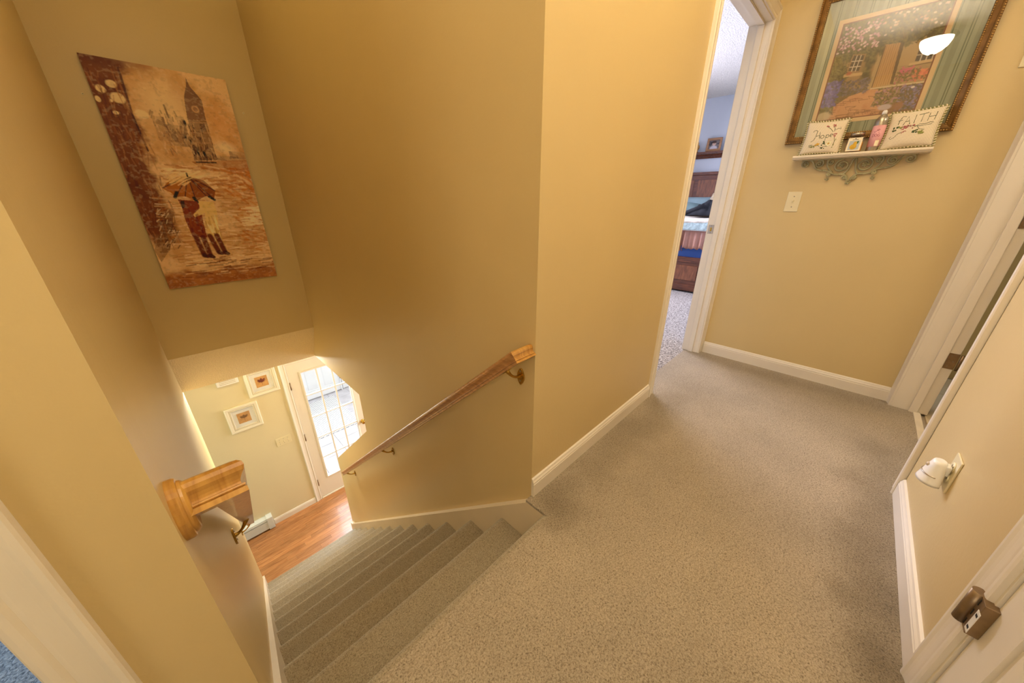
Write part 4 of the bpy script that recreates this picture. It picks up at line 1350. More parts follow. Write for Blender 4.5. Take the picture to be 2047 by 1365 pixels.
for k in range(5):
    a = 2 * PI * k / 5
    sc.ball((0.008 * math.cos(a), -0.013, -0.144 + 0.007 * math.sin(a)), 0.005, n=6, m=4)
sc.box(-0.235, 0.235, -0.018, -0.006, -0.022, -0.019)
sc.build('scroll_bracket', SAGE, t)
for x in (-0.15, 0.15):
    MB().box(x - 0.01, x + 0.01, -0.012, 0, -0.035, -0.02).build('hanger', SAGE, t)

# ------------------------------------------------------------------ pillows on the shelf
def pillow_surf(W, Hh, T, u, v):
    """u, v in -1..1 -> local point; front is -y"""
    px = u * W / 2 * (1 - 0.07 * (1 - v * v) * (abs(u) ** 3))
    pz = v * Hh / 2 * (1 - 0.07 * (1 - u * u) * (abs(v) ** 3))
    th = T / 2 * max(0.0, (1 - abs(u) ** 2.6)) ** 0.55 * max(0.0, (1 - abs(v) ** 2.6)) ** 0.55
    return px, th, pz


def pillow_fabric():
    m_, N, L, p = newmat('waffle_fabric')
    p.inputs['Roughness'].default_value = 0.9
    tc = N.new('ShaderNodeTexCoord')
    sx = N.new('ShaderNodeSeparateXYZ')
    L.new(tc.outputs['Object'], sx.inputs[0])

    def M(op, a, b=None):
        n = N.new('ShaderNodeMath')
        n.operation = op
        for i, q in enumerate((a, b)):
            if q is None:
                continue
            if isinstance(q, (int, float)):
                n.inputs[i].default_value = q
            else:
                L.new(q, n.inputs[i])
        return n.outputs[0]
    a = M('LESS_THAN', M('FRACT', M('MULTIPLY', sx.outputs[0], 200)), 0.35)
    b = M('LESS_THAN', M('FRACT', M('MULTIPLY', sx.outputs[2], 200)), 0.3)
    mx = N.new('ShaderNodeMix')
    mx.data_type = 'RGBA'
    L.new(M('MINIMUM', M('ADD', a, M('MULTIPLY', b, 0.5)), 1.0), mx.inputs[0])
    mx.inputs[6].default_value = R(240, 226, 198)
    mx.inputs[7].default_value = R(196, 178, 142)
    L.new(mx.outputs[2], p.inputs['Base Color'])
    return m_


PFAB = pillow_fabric()
FRG = mat('pillow_fringe', R(150, 146, 84), rough=0.9, var=0.1, scale=40)
FRW = mat('pillow_fringe_cream', R(236, 222, 186), rough=0.9)
THREAD = mat('green_thread', R(70, 84, 44), rough=0.8)
PINKT = mat('pink_thread', R(176, 96, 92), rough=0.8)
YELT = mat('yellow_thread', R(216, 170, 70), rough=0.8)
CRT = mat('cream_thread', R(240, 232, 190), rough=0.8)
OLT = mat('olive_thread', R(140, 142, 70), rough=0.8)


def pillow(label, loc, W, Hh, T, lean, yaw, roll, strokes_, dots):
    t = thing('pillow', label, 'pillow', loc, (0, 0, 0))
    M_ = Matrix.Translation(loc) @ Matrix.Rotation(-PI / 2 + yaw, 4, 'Z') @ Matrix.Rotation(lean, 4, 'X') @ Matrix.Rotation(roll, 4, 'Y')
    t.rotation_euler = M_.to_euler()
    WM[t.name] = M_
    n_ = 22
    v, f = [], []
    for side in (-1, 1):
        b0 = len(v)
        for i in range(n_ + 1):
            for j in range(n_ + 1):
                x, th, z = pillow_surf(W, Hh, T, -1 + 2 * j / n_, -1 + 2 * i / n_)
                v.append((x, side * th, z + Hh / 2))
        for i in range(n_):
            for j in range(n_):
                q = b0 + i * (n_ + 1) + j
                f.append((q, q + 1, q + n_ + 2, q + n_ + 1))
    MB().add(v, f, True).build('cushion', PFAB, t)
    fr, fr2 = MB(), MB()
    K = 30
    for e in range(4):
        for k in range(K):
            u = -1 + 2 * (k + 0.5) / K
            uv = [(u, -1), (1, u), (-u, 1), (-1, -u)][e]
            x, th, z = pillow_surf(W, Hh, T, *uv)
            nd = Vector([(0, 0, -1), (1, 0, 0), (0, 0, 1), (-1, 0, 0)][e])
            td = Vector([(1, 0, 0), (0, 0, 1), (-1, 0, 0), (0, 0, -1)][e])
            c = Vector((x, 0, z + Hh / 2))
            L_ = 0.0075 if e != 0 else 0.003
            (fr if k % 2 else fr2).tube([c - nd * 0.001, c + nd * L_ * 0.6 + td * 0.003, c + nd * L_ + td * 0.0045], 0.0016, 5, radii=[0.0022, 0.0024, 0.001])
    o = fr.build('fringe', FRG, t)
    o['kind'] = 'stuff'
    o = fr2.build('fringe', FRW, t)
    o['kind'] = 'stuff'

    def on(u, v_):
        x, th, z = pillow_surf(W, Hh, T, u, v_)
        return Vector((x, -th - 0.0006, z + Hh / 2))
    em = MB()
    for s_ in strokes_['letters']:
        em.tube([on(*q) for q in s_], 0.0011, 5)
    em.build('embroidered_lettering', THREAD, t)['kind'] = 'stuff'
    st2 = MB()
    for s_ in strokes_['stems']:
        st2.tube([on(*q) for q in s_], 0.0009, 5)
    st2.build('embroidered_stem', THREAD, t)['kind'] = 'stuff'
    for (mt, pts) in dots:
        b_ = MB()
        for (u, v_, r_) in pts:
            c = on(u, v_)
            b_.ball((c.x, c.y, c.z), r_, 0.0012, r_, n=8, m=4)
        b_.build('embroidered_flower', mt, t)['kind'] = 'stuff'
    return t


def arc(cx, cy, rx, ry, a0, a1, n_=8):
    return [(cx + rx * math.cos(math.radians(a0 + (a1 - a0) * i / n_)), cy + ry * math.sin(math.radians(a0 + (a1 - a0) * i / n_))) for i in range(n_ + 1)]


hope = [
    arc(-0.47, 0.30, 0.10, 0.08, 200, 20, 6) + [(-0.38, 0.0), (-0.44, -0.22), (-0.56, -0.30)],
    [(-0.22, 0.24), (-0.20, 0.02), (-0.17, -0.14)],
    [(-0.38, 0.02), (-0.20, 0.06)],
    arc(-0.05, -0.04, 0.085, 0.10, 90, 450, 10),
    [(0.12, 0.06), (0.12, -0.12), (0.13, -0.28)], arc(0.19, -0.02, 0.07, 0.09, 160, -160, 8),
    [(0.31, 0.0), (0.43, 0.04)] + arc(0.37, 0.02, 0.065, 0.09, 20, 300, 8),
]
hope_st = [arc(-0.42, -0.56, 0.12, 0.07, 300, 20, 8)[:7] + [(-0.60, -0.50), (-0.56, -0.64), (-0.50, -0.60)],
           [(-0.32, -0.60), (-0.18, -0.52), (-0.05, -0.60)], [(0.05, -0.72), (0.18, -0.60), (0.32, -0.62)],
           [(0.05, 0.55), (0.25, 0.40), (0.40, 0.22)], [(0.35, 0.58), (0.44, 0.42), (0.46, 0.22)], [(0.44, 0.3), (0.62, 0.42), (0.74, 0.38), (0.70, 0.50)],
           [(0.55, -0.1), (0.62, -0.35), (0.58, -0.6)]]
rgd = random.Random(3)


def cluster(cx, cy, rx, ry, n_, r_):
    return [(cx + rgd.uniform(-rx, rx), cy + rgd.uniform(-ry, ry), r_ * rgd.uniform(0.7, 1.2)) for _ in range(n_)]


pillow('small ivory pillow embroidered Hope at the left end of the shelf', (XP - 0.088, 0.300, 1.3665), 0.176, 0.172, 0.045, -0.22, 0.05, 0.02,
       {'letters': hope, 'stems': hope_st},
       [(PINKT, cluster(0.08, 0.56, 0.07, 0.05, 7, 0.0024) + cluster(0.38, 0.60, 0.08, 0.07, 8, 0.0024) + cluster(0.52, 0.02, 0.09, 0.10, 12, 0.0026)),
        (YELT, cluster(-0.20, -0.46, 0.09, 0.10, 10, 0.0034) + [(0.36, -0.46, 0.004)]),
        (CRT, [(0.36 + 0.10 * math.cos(a), -0.46 + 0.11 * math.sin(a), 0.0042) for a in [k * PI / 4 for k in range(8)]]),
        (THREAD, cluster(0.12, -0.40, 0.07, 0.16, 9, 0.0032) + cluster(0.15, -0.70, 0.12, 0.04, 6, 0.0028)),
        (OLT, cluster(-0.38, -0.60, 0.10, 0.05, 7, 0.003) + cluster(0.62, -0.45, 0.05, 0.25, 8, 0.002))])
faith = [
    [(-0.34, 0.62), (-0.46, 0.66), (-0.53, 0.50), (-0.56, 0.22)], [(-0.60, 0.42), (-0.44, 0.44)],
    [(-0.36, 0.14), (-0.24, 0.60), (-0.12, 0.16)], [(-0.31, 0.32), (-0.17, 0.34)],
    [(0.02, 0.64), (0.02, 0.18)],
    [(0.12, 0.62), (0.44, 0.68)], [(0.28, 0.65), (0.27, 0.22)],
    [(0.50, 0.66), (0.49, 0.24)], [(0.74, 0.70), (0.73, 0.28)], [(0.50, 0.44), (0.73, 0.48)],
]
faith_st = [[(-0.45, 0.02), (-0.1, 0.06), (0.3, 0.0), (0.7, 0.06)], [(-0.25, -0.20), (-0.45, -0.28), (-0.55, -0.45), (-0.66, -0.52), (-0.74, -0.44), (-0.68, -0.38)],
            [(0.1, -0.02), (0.25, 0.10), (0.45, 0.08), (0.6, 0.16), (0.75, 0.14)], [(0.2, 0.0), (0.3, -0.15), (0.5, -0.2)]]
pillow('larger ivory pillow embroidered FAITH at the right end of the shelf', (XP - 0.088, -0.036, 1.3665), 0.186, 0.178, 0.055, -0.26, -0.12, -0.03,
       {'letters': faith, 'stems': faith_st},
       [(PINKT, cluster(-0.12, 0.02, 0.24, 0.10, 20, 0.0028) + cluster(-0.22, -0.22, 0.10, 0.10, 8, 0.002)),
        (THREAD, cluster(-0.58, 0.0, 0.12, 0.10, 10, 0.0036) + cluster(0.16, -0.24, 0.12, 0.06, 9, 0.0036)),
        (OLT, cluster(0.40, -0.34, 0.08, 0.09, 10, 0.0044) + cluster(-0.42, 0.06, 0.06, 0.05, 4, 0.004))])

# ------------------------------------------------------------------ candle jar and spray can
AMB = mat('candle_wax', R(222, 160, 60), rough=0.4, var=0.04)
LBL = mat('label_paper', R(240, 226, 190), rough=0.6, var=0.01)
PEARM = mat('pear_yellow', R(214, 168, 34), rough=0.5, var=0.12, scale=120)
GRN = mat('pear_leaf_green', R(70, 110, 50), rough=0.6)
BLU = mat('label_grey_blue', R(186, 192, 190), rough=0.6)
t = thing('jar_candle', 'square jar candle with a pear label between the pillow and spray can', 'candle', (XP - 0.064, 0.158, 1.364), FACE_NX)
MB().box(-0.034, 0.034, -0.034, 0.034, 0.003, 0.072).build('jar', GLASS, t, bevel=0.006)
MB().box(-0.031, 0.031, -0.031, 0.031, 0.006, 0.050).build('wax', AMB, t, bevel=0.005)
MB().cyl((0, 0, 0.072), (0, 0, 0.080), 0.024, n=24).build('neck', GLASS, t)
ld = MB().lathe([(0.0, 0.080), (0.028, 0.080), (0.028, 0.094), (0.0, 0.094)], 24).build('lid', STEEL, t)
lb = MB().box(-0.028, 0.028, -0.0352, -0.0345, 0.006, 0.068).build('label', LBL, t)
MB().box(-0.021, 0.021, -0.0357, -0.0352, 0.012, 0.054).build('label_panel', BLU, lb)
pe = MB()
pe.ball((-0.002, -0.036, 0.026), 0.0135, 0.0012, 0.0125, n=18, m=8)
pe.ball((0.003, -0.036, 0.040), 0.0075, 0.0012, 0.011, n=14, m=8)
pe.build('pear_picture', PEARM, lb)
MB().ball((0.012, -0.036, 0.046), 0.003, 0.001, 0.007, n=10, m=6).build('leaf_picture', GRN, lb)
MB().box(-0.012, 0.012, -0.0357, -0.0352, 0.0585, 0.0605).box(-0.003, 0.003, -0.0357, -0.0352, 0.062, 0.065).build('label_print', BLACKM, lb)

CANM = mat('brushed_can', R(176, 166, 146), rough=0.3, metal=0.85, var=0.05)
PINK = mat('pink_label', R(230, 168, 166), rough=0.5, var=0.04, scale=20)
MAG = mat('magenta_print', R(150, 40, 70), rough=0.5)
t = thing('spray_can', 'silver aerosol can with pink label standing on the shelf', 'spray can', (XP - 0.060, 0.083, 1.364), FACE_NX)
MB().lathe([(0.0, 0), (0.0235, 0.0), (0.025, 0.003), (0.025, 0.135), (0.0235, 0.146), (0.018, 0.157), (0.0125, 0.163), (0.0125, 0.167), (0, 0.167)], 32).build('body', CANM, t)
lb = MB().lathe([(0.0253, 0.022), (0.0255, 0.022), (0.0255, 0.118), (0.0253, 0.118)], 32, cap=False).build('label', PINK, t)
MB().lathe([(0, 0.167), (0.010, 0.167), (0.0095, 0.180), (0.006, 0.186), (0, 0.186)], 20).box(-0.004, 0.004, -0.013, 0.0, 0.174, 0.181).build('nozzle', WHITEP, t)


def on_can(u, z, r_=0.0258):
    a = u / 0.0255
    return Vector((r_ * math.sin(a), -r_ * math.cos(a), z))


tx = MB()
for s_ in ([(-0.016, 0.066), (-0.016, 0.080), (-0.010, 0.078), (-0.009, 0.070), (-0.015, 0.066)],
           arc(-0.003, 0.073, 0.0042, 0.0062, 0, 360, 10),
           arc(0.0085, 0.073, 0.0042, 0.0062, 50, 320, 8) + [(0.012, 0.072), (0.009, 0.072)]):
    tx.tube([on_can(*q) for q in s_], 0.0007, 5)
tx.build('label_lettering', MAG, lb)
tx = MB()
for s_ in ([(-0.004, 0.096), (0.002, 0.101), (0.006, 0.098), (0.002, 0.094), (-0.004, 0.096)], [(-0.015, 0.090), (-0.004, 0.092)], [(-0.012, 0.085), (0.006, 0.086)]):
    tx.tube([on_can(*q) for q in s_], 0.0009, 5)
tx.build('label_emblem', MAG, lb)
pp = MB()
for z0 in (0.024, ):
    vv = [on_can(0.002 + 0.016 * i / 5, z) for z in (z0, z0 + 0.026) for i in range(6)]
    pp.add(vv, [(i, i + 1, 7 + i, 6 + i) for i in range(5)])
pp.build('label_panel', LBL, lb)

# ------------------------------------------------------------------ switches, outlets, night light
def toggle(parent, x, z, up_=True):
    s_ = MB().box(x - 0.005, x + 0.005, -0.006, -0.0045, z - 0.012, z + 0.012).build('toggle_slot', IVORY, parent, bevel=0.0005)
    MB().rot(Matrix.Identity(4)).box(x - 0.0033, x + 0.0033, -0.016, -0.005, z + (0.0 if up_ else -0.008), z + (0.008 if up_ else 0.0)).build('toggle', IVORY, s_, bevel=0.001)


def plate(name, label, cat, loc, rot, gangs=1, w_=0.070, h_=0.115, screws=True, hollow=False):
    t = thing(name, label, cat, loc, rot)
    MB().box(-w_ / 2, w_ / 2, -0.005, 0, -h_ / 2, h_ / 2).build('cover_plate', IVORY, t, bevel=0.0022)
    for g in range(gangs):
        x = (g - (gangs - 1) / 2) * 0.046
        if not hollow:
            toggle(t, x, 0.0, g != 1)
        for z in (-0.030, 0.030):
            MB().cyl((x, -0.0048, z), (x, -0.0062, z), 0.0033, n=12).build('screw', SCREW, t)
    return t


plate('light_switch', 'single ivory toggle switch on the wall beneath the shelf', 'light switch', (XP, 0.360, 1.117), FACE_NX)
plate('light_switch', 'triple toggle switch beside the white glass-paned door downstairs', 'light switch', (0.455, YF, -1.697), FACE_NY, gangs=3, w_=0.162)
t = thing('wall_plate', 'blank ivory cover plate at the right of the gilt-framed print', 'wall plate', (XP, -0.325, 1.718), FACE_NX)
MB().box(-0.035, 0.035, -0.005, 0, -0.057, 0.057).build('cover_plate', IVORY, t, bevel=0.002)
MB().cyl((0, -0.0048, 0.03), (0, -0.006, 0.03), 0.003, n=12).build('screw', SCREW, t)
MB().cyl((0, -0.0048, -0.03), (0, -0.006, -0.03), 0.003, n=12).build('screw', SCREW, t)

t = thing('wall_outlet', 'ivory wall outlet low on the wall behind the night light', 'outlet', (1.51, YN, 0.358), FACE_PY)
MB().box(-0.035, 0.035, -0.005, 0, -0.057, 0.057).build('cover_plate', IVORY, t, bevel=0.002)
for z in (-0.02, 0.02):
    so = MB().lathe([(0, 0), (0.0165, 0), (0.0165, 0.0025), (0, 0.0025)], 20).rot(Matrix.Translation((0, -0.005, z)) @ Matrix.Rotation(PI / 2, 4, 'X')).build('socket', IVORY, t)
    MB().box(-0.0075, -0.0055, -0.0081, -0.0075, z - 0.002, z + 0.006).box(0.0055, 0.0075, -0.0081, -0.0075, z - 0.002, z + 0.006).build('slot', BLACKM, so)
t = thing('night_light', 'white cone-shaped plug-in night light with a chrome band', 'night light', (1.51, YN + 0.006, 0.358), FACE_PY)
# flared shade: half cone, narrow at top, wide at the bottom, standing off the wall
nl = MB()
prof = [(0.014, 0.030), (0.019, 0.027), (0.022, 0.020), (0.031, -0.010), (0.040, -0.040), (0.042, -0.047)]
n_ = 24
v = []
for r_, z in prof:
    for k in range(n_):
        a = PI * 2 * k / n_
        x, y_ = r_ * math.cos(a), r_ * 0.75 * math.sin(a)
        v.append((x, min(-0.0085, -0.026 + y_), z))
f = [(i * n_ + k, i * n_ + (k + 1) % n_, (i + 1) * n_ + (k + 1) % n_, (i + 1) * n_ + k) for i in range(len(prof) - 1) for k in range(n_)]
nl.add(v, f, True)
nl.add(v[:n_], [tuple(range(n_))])
nl.add(v[-n_:], [tuple(range(n_))])
nl.build('shade', WHITEP, t)
MB().tube([(0.0335 * math.cos(a), -0.026 + 0.0338 * 0.77 * math.sin(a), -0.018) for a in [PI + PI * k / 20 for k in range(21)]], 0.0016, 6).build('chrome_band', STEEL, t)
MB().box(-0.014, 0.014, -0.028, -0.002, -0.012, 0.022).build('plug_body', WHITEP, t, bevel=0.003)
MB().ball((0, -0.0465, 0.006), 0.0065, 0.004, 0.0065, n=14, m=8).build('light_sensor', mat('sensor_plastic', R(196, 180, 160), rough=0.2), t)

# ------------------------------------------------------------------ foyer wall: frames, chime, heater
FRM = mat('cream_frame_paint', R(236, 228, 204), rough=0.45, var=0.03)
FLN = mat('frame_groove_brown', R(176, 160, 132), rough=0.6)
MATW = mat('white_mat_board', R(240, 240, 236), rough=0.8)
PARCH = mat('parchment_print', R(206, 158, 96), rough=0.7, var=0.16, scale=18)
LEAFR = mat('red_leaf_ink', R(120, 50, 34), rough=0.7, var=0.2, scale=60)
LEAFB = mat('brown_leaf_ink', R(140, 98, 52), rough=0.7, var=0.25, scale=60)


def maple(s_, flat=1.0):
    half = [(0, 1.0), (0.10, 0.70), (0.24, 0.78), (0.20, 0.42), (0.46, 0.60), (0.86, 0.62), (0.70, 0.38), (0.88, 0.20), (0.62, 0.05), (0.62, -0.18), (0.30, -0.24), (0.05, -0.36)]
    pts = half + [(-x, z) for x, z in half[::-1][:-1]]
    return [(x * s_, z * s_ * flat) for x, z in pts]


def leaf_frame(label, cx, cz, lm, flat):
    W, Hh = 0.305, 0.325
    t = thing('leaf_picture', label, 'picture', (cx, YF, cz - Hh / 2), FACE_NY, group='framed leaf prints in the foyer')
    MB().sweep([(0, 0), (0, 0.018), (0.006, 0.022), (0.026, 0.020), (0.036, 0.016), (0.046, 0.017), (0.052, 0.010), (0.052, 0)], [(-W / 2, 0, 0), (W / 2, 0, 0), (W / 2, 0, Hh), (-W / 2, 0, Hh)], (0, -1, 0), closed=True, flip=1).build('frame', FRM, t)
    for off in (0.034, 0.047):
        MB().sweep([(0, 0), (0, 0.001), (0.0022, 0.001), (0.0022, 0)], [(-W / 2 + off, -0.0168, off), (W / 2 - off, -0.0168, off), (W / 2 - off, -0.0168, Hh - off), (-W / 2 + off, -0.0168, Hh - off)], (0, -1, 0), closed=True, flip=1).build('frame_groove', FLN, t)
    MB().box(-W / 2 + 0.05, W / 2 - 0.05, -0.006, -0.002, 0.05, Hh - 0.05).build('mat_board', MATW, t)
    pr_ = MB().box(-0.060, 0.060, -0.0075, -0.006, Hh / 2 - 0.066, Hh / 2 + 0.066).build('parchment', PARCH, t)
    MB().prism([(x, z + Hh / 2 + 0.004) for x, z in maple(0.046, flat)], -0.0082, -0.0075, 'y').box(-0.0012, 0.0012, -0.0081, -0.0075, Hh / 2 - 0.045, Hh / 2 - 0.005).build('leaf_print', lm, pr_)
    MB().box(-W / 2 + 0.05, W / 2 - 0.05, -0.0098, -0.0090, 0.05, Hh - 0.05).build('glass', PGLASS, t)


leaf_frame('cream framed print of a dark red maple leaf nearest the door', 0.423, -0.825, LEAFR, 1.0)
leaf_frame('lower cream framed print of a tan leaf above the heater', 0.165, -1.195, LEAFB, 0.8)
t = thing('door_chime', 'white door chime box high on the foyer wall beside leaf pictures', 'door chime', (0.130, YF, -0.74), FACE_NY)
MB().box(-0.095, 0.095, -0.045, 0, 0, 0.13).build('cover', WHITEP, t, bevel=0.006)
for k in range(6):
    MB().box(-0.07, 0.07, -0.0462, -0.0448, 0.018 + 0.017 * k, 0.023 + 0.017 * k).build('grille_slot', FLN, t)

t = thing('baseboard_heater', 'long white metal baseboard heater on the foyer wall', 'heater', (-0.75, YF, ZF), FACE_NY)
hx0, hx1 = -0.75, 0.80
MB().prism([(-0.001, 0.02), (-0.001, 0.205), (-0.030, 0.205), (-0.062, 0.190), (-0.062, 0.182), (-0.030, 0.196), (-0.008, 0.196), (-0.008, 0.02)], hx0, hx1, 'x').build('back_panel', HEATM, t)
MB().box(hx0, hx1, -0.064, -0.060, 0.030, 0.148).build('front_panel', HEATM, t, bevel=0.001)
MB().prism([(-0.058, 0.160), (-0.066, 0.158), (-0.066, 0.176), (-0.058, 0.178)], hx0, hx1, 'x').build('damper', HEATM, t)
MB().cyl((hx0, -0.035, 0.09), (hx1, -0.035, 0.09), 0.011, n=12).build('copper_pipe', BRASS, t)
MB().prism([(0, 0.0), (0, 0.215), (-0.035, 0.215), (-0.072, 0.198), (-0.072, 0.02), (-0.05, 0.0)], 0.775, 0.838, 'x').build('end_cap', HEATM, t, bevel=0.003)

# ------------------------------------------------------------------ hall ceiling lamp (seen mirrored in the picture glass)
BOWL = emis('lit_alabaster', (1.0, 0.85, 0.62, 1), 42.0)
t = thing('ceiling_lamp', 'lit bowl ceiling lamp with dark bronze rim over the hall', 'lamp', (LX, LY, CEIL - 0.045))
MB().lathe([(0, 0.045), (0.07, 0.045), (0.07, 0.0), (0.118, 0), (0.128, -0.012), (0.133, -0.022), (0.126, -0.034), (0.104, -0.030), (0, -0.028)], 40).build('base', DARKM, t)
MB().lathe([(0.105, -0.030), (0.103, -0.055), (0.088, -0.092), (0.062, -0.122), (0.034, -0.140), (0.0, -0.145)], 40).build('glass_bowl', BOWL, t)
MB().lathe([(0.0, -0.143), (0.016, -0.144), (0.013, -0.150), (0.005, -0.156), (0, -0.160)], 20).build('finial', DARKM, t)

# ------------------------------------------------------------------ bedroom furniture
def cloth(name, W, D, z, amp, m, parent, seed, x0, y0, nx=30, ny=30, th=0.02, drape=None):
    g = fbm(ny + 1, nx + 1, 6, 6, seed, 3) - 0.5
    v, f = [], []
    for j in range(ny + 1):
        for i in range(nx + 1):
            zz = z + amp * g[j, i]
            v.append((x0 + W * i / nx, y0 + D * j / ny, zz))
    for j in range(ny):
        for i in range(nx):
            q = j * (nx + 1) + i
            f.append((q, q + 1, q + nx + 2, q + nx + 1))
    mb = MB().add(v, f, True)
    o = mb.build(name, m, parent, local=False)
    sd = o.modifiers.new('thick', 'SOLIDIFY')
    sd.thickness = th
    return o


XB0, XB1, YB0, YB1 = 4.76, 6.50, 1.30, 3.02
QUILT = mat('quilt_print', R(176, 196, 196), rough=0.9, var=0.25, scale=30, bump=0.8, bscale=40, bdist=0.01)
QWHITE = mat('white_print_coverlet', R(232, 222, 206), rough=0.9, var=0.18, scale=22, bump=0.6, bscale=30, bdist=0.01)
RUFF = mat('brown_satin', R(168, 118, 98), rough=0.38, var=0.12, scale=8)
BOXS = mat('blue_box_spring', R(60, 92, 158), rough=0.85, var=0.05)
PILB = mat('pillow_blue_grey', R(150, 176, 184), rough=0.8, var=0.08)
PILG = mat('pillow_teal_grey', R(110, 134, 138), rough=0.8, var=0.10)
PILC = mat('patterned_cushion', R(224, 206, 176), rough=0.85, var=0.22, scale=30)
BLKC = mat('black_cloth', R(26, 28, 36), rough=0.85, var=0.3, scale=20)
bed = thing('bed', 'dark wooden panel bed seen through the bedroom doorway', 'bed', (XB0, 2.16, 0))
# headboard with panels
hb = MB().box(6.50, 6.545, YB0 - 0.02, YB1 + 0.02, 0.0, 1.50).box(6.485, 6.56, YB0 - 0.05, YB1 + 0.05, 1.50, 1.545).build('headboard', MAHOG, bed, local=False, bevel=0.004)
for k in range(4):
    ya = YB0 + 0.03 + 0.43 * k
    MB().box(6.492, 6.502, ya, ya + 0.37, 0.85, 1.43).build('panel', MAHOGL, hb, local=False, bevel=0.004)
fb = MB().box(XB0, XB0 + 0.03, YB0, YB1, 0.03, 0.45).build('footboard', MAHOG, bed, local=False, bevel=0.004)
for k in range(3):
    ya = YB0 + 0.07 + 0.545 * k
    dr = MB().box(XB0 - 0.012, XB0 + 0.001, ya, ya + 0.49, 0.155, 0.345).build('drawer_front', MAHOGL, fb, local=False, bevel=0.005)
MB().box(XB0 - 0.014, XB0, YB0, YB1, 0.385, 0.452).build('top_rail', MAHOG, fb, local=False, bevel=0.004)
MB().box(XB0 - 0.014, XB0, YB0, YB1, 0.02, 0.105).build('bottom_rail', MAHOG, fb, local=False, bevel=0.004)
for k in range(4):
    ya = YB0 + 0.545 * k
    MB().box(XB0 - 0.013, XB0, ya, ya + 0.055, 0.105, 0.385).build('stile', MAHOG, fb, local=False, bevel=0.003)
for y_ in (YB0, YB1 - 0.03):
    MB().box(XB0 + 0.03, 6.50, y_, y_ + 0.03, 0.03, 0.45).build('side_rail', MAHOG, bed, local=False, bevel=0.004)
bx = MB().box(XB0 + 0.035, 6.49, YB0 + 0.035, YB1 - 0.035, 0.10, 0.60).build('box_spring', BOXS, bed, local=False, bevel=0.02)
mt_ = thing('mattress', 'thick mattress on the dark wooden bed under the quilt', 'mattress', (XB0 + 0.05, 2.16, 0.60))
MB().box(XB0 + 0.04, 6.49, YB0 + 0.04, YB1 - 0.04, 0.602, 0.86).build('mattress_body', MATW, mt_, local=False, bevel=0.04)

# comforter: brown satin skirt hanging over the foot, quilted band and printed top
cf = thing('comforter', 'blue-grey quilted comforter with brown satin edge over the bed foot', 'bedding', (XB0, 2.16, 0.86))


def hang(name, m, ztop, zbot, xo, wave, n_=150, rows=8, seed=1, jag=0.0):
    rg = random.Random(seed)
    ph = [rg.uniform(0, 6.28) for _ in range(6)]
    v, f = [], []
    for r_ in range(rows + 1):
        u = r_ / rows
        for i in range(n_ + 1):
            y_ = YB0 - 0.01 + (YB1 - YB0 + 0.02) * i / n_
            w_ = sum(math.sin(y_ * k_ + p_) for k_, p_ in zip((37, 61, 23, 91, 47, 13), ph)) / 3
            x_ = xo - wave * w_ * (0.25 + 0.75 * u) - 0.02 * u
            z_ = ztop + (zbot - ztop) * u + jag * u * w_ * 0.6
            v.append((x_, y_, z_))
    for r_ in range(rows):
        for i in range(n_):
            q = r_ * (n_ + 1) + i
            f.append((q, q + 1, q + n_ + 2, q + n_ + 1))
    o = MB().add(v, f, True).build(name, m, cf, local=False)
    sd = o.modifiers.new('thick', 'SOLIDIFY')
    sd.thickness = 0.006
    return o


hang('satin_skirt', RUFF, 0.80, 0.555, XB0 - 0.005, 0.045, jag=0.05)
hang('quilted_band', QUILT, 0.895, 0.785, XB0 - 0.040, 0.004, seed=4)
MB().box(XB0 - 0.052, XB0 - 0.040, YB0, YB1, 0.778, 0.788).build('piping', MATW, cf, local=False, bevel=0.003)
cloth('printed_top', 1.10, YB1 - YB0, 0.900, 0.025, QWHITE, cf, 61, XB0 - 0.045, YB0, th=0.03)


def cushion(name, label, cat, c, W, Hh, T, m, rot, group=None):
    t = thing(name, label, cat, c, rot, group=group)
    n_ = 16
    v, f = [], []
    for side in (-1, 1):
        b0 = len(v)
        for i in range(n_ + 1):
            for j in range(n_ + 1):
                x, th, z = pillow_surf(W, Hh, T, -1 + 2 * j / n_, -1 + 2 * i / n_)
                v.append((x, side * th, z + Hh / 2))
        for i in range(n_):
            for j in range(n_):
                q = b0 + i * (n_ + 1) + j
                f.append((q, q + 1, q + n_ + 2, q + n_ + 1))
    MB().add(v, f, True).build('cushion', m, t)
    pts = [pillow_surf(W, Hh, T, *uv) for uv in [(-1 + 2 * k / 12, -1) for k in range(12)] + [(1, -1 + 2 * k / 12) for k in range(12)] + [(1 - 2 * k / 12, 1) for k in range(12)] + [(-1, 1 - 2 * k / 12) for k in range(12)]]
    MB().tube([(p_[0], 0, p_[2] + Hh / 2) for p_ in pts], 0.006, 6, closed=True).build('piping', m, t)
    return t


cushion('bed_pillow', 'pale blue pillow leaning against the dark headboard', 'pillow', (6.36, 2.22, 0.935), 0.80, 0.27, 0.18, PILB, (-0.5, 0, -PI / 2))
cushion('bed_pillow', 'darker teal grey pillow lying in front of the pale blue one', 'pillow', (6.00, 2.22, 0.935), 0.72, 0.20, 0.20, PILG, (-0.9, 0, -PI / 2))
cushion('throw_cushion', 'cream patterned cushion propped beside the pale blue pillow', 'cushion', (6.30, 1.78, 0.95), 0.30, 0.26, 0.10, PILC, (-0.4, 0.35, -PI / 2))
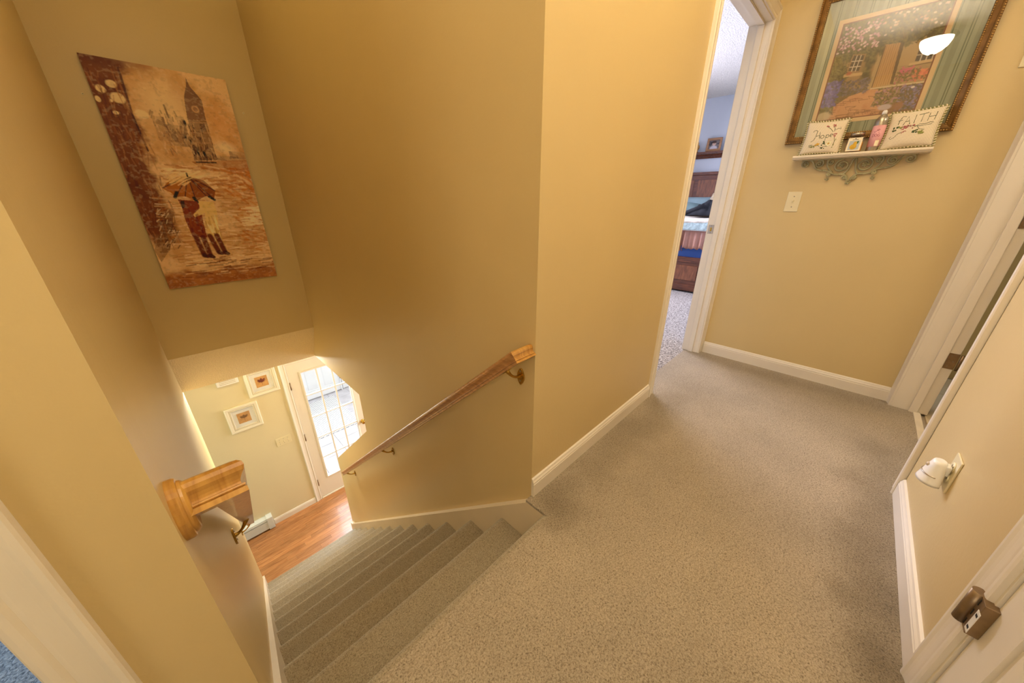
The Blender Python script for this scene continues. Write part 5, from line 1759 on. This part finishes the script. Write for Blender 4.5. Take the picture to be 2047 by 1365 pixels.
# crumpled black clothing
t = thing('black_clothing', 'crumpled black garment lying on the bed by the pillows', 'clothing', (5.60, 1.58, 0.93))
g = fbm(30, 40, 8, 8, 77, 3)
v, f = [], []
for j in range(30):
    for i in range(40):
        a, b_ = i / 39, j / 29
        e_ = max(0, 1 - (2 * a - 1) ** 2) * max(0, 1 - (2 * b_ - 1) ** 2)
        v.append((-0.25 + 0.5 * b_, -0.26 + 0.52 * a, 0.20 * e_ ** 0.5 * (0.35 + 0.9 * g[j, i])))
for j in range(29):
    for i in range(39):
        q = j * 40 + i
        f.append((q, q + 1, q + 41, q + 40))
o = MB().add(v, f, True).build('garment', BLKC, t)
sd = o.modifiers.new('thick', 'SOLIDIFY')
sd.thickness = 0.012
MB().tube([(-0.2, 0.05, 0.12), (-0.22, 0.18, 0.07), (-0.26, 0.30, 0.02), (-0.25, 0.42, 0.015)], 0.02, 8, radii=[0.035, 0.03, 0.022, 0.014]).build('sleeve', BLKC, t)

# wall shelf over the bed with a photo frame and a figurine
t = thing('ledge_shelf', 'dark mahogany ledge shelf on the bedroom wall above the headboard', 'shelf', (6.60, 2.16, 1.745), FACE_NX)
MB().prism([(0, 0.0), (-0.03, 0.0), (-0.045, 0.02), (-0.06, 0.03), (-0.085, 0.055), (-0.10, 0.06), (-0.10, 0.072), (-0.0, 0.072)], -0.95, 0.95, 'x').build('moulding', MAHOG, t)
MB().box(-0.97, 0.97, -0.115, 0, 0.072, 0.090).build('board', MAHOG, t, bevel=0.003)
t = thing('photo_frame', 'small brown photo frame standing on the mahogany ledge shelf', 'photo frame', (6.535, 2.015, 1.8352), (0, 0, 0))
M_ = Matrix.Translation((6.525, 2.015, 1.8355)) @ Matrix.Rotation(-PI / 2, 4, 'Z') @ Matrix.Rotation(-0.10, 4, 'X')
t.location = (6.525, 2.015, 1.8355)
t.rotation_euler = M_.to_euler()
BRF = wood('tan_frame_wood', R(140, 96, 60), R(176, 128, 84), rough=0.4)
MB().sweep([(0, 0), (0, 0.012), (0.006, 0.015), (0.032, 0.010), (0.034, 0)], [(-0.105, 0, 0), (0.105, 0, 0), (0.105, 0, 0.185), (-0.105, 0, 0.185)], (0, -1, 0), closed=True, flip=1).build('frame', BRF, t)
P = Paint(40, 40, R(120, 112, 110))
P.mix(np.clip((fbm(40, 40, 5, 5, 91, 3) - 0.45) * 5, 0, 1), R(60, 56, 60))
P.blob((0.5, 0.42), 0.2, 0.26, R(206, 170, 150), 0.9, 0.3)
P.blob((0.5, 0.95), 0.42, 0.4, R(196, 190, 196), 0.9, 0.3)
P.blob((0.5, 0.22), 0.24, 0.18, R(70, 48, 40), 0.9, 0.4)
P.mesh('photo', 0.142, 0.117, PRINT, t, y=-0.004, z0=0.034)
MB().box(-0.10, 0.10, -0.002, 0.004, 0.004, 0.181).build('backing', BLACKM, t)
t = thing('figurine', 'rounded honey-coloured wooden figurine left of the photo frame', 'figurine', (6.53, 2.26, 1.835))
MB().lathe([(0, 0), (0.028, 0.0), (0.030, 0.006), (0.018, 0.014), (0.016, 0.03), (0.034, 0.055), (0.038, 0.08), (0.030, 0.102), (0.014, 0.112), (0.0, 0.115)], 20).build('body', OAK, t)
MB().ball((0, 0, 0.130), 0.021, n=14, m=8).build('head', OAK, t)
MB().cyl((-0.018, 0, 0.13), (-0.040, 0, 0.126), 0.006, 0.001, n=8).build('beak', DARKM, t)
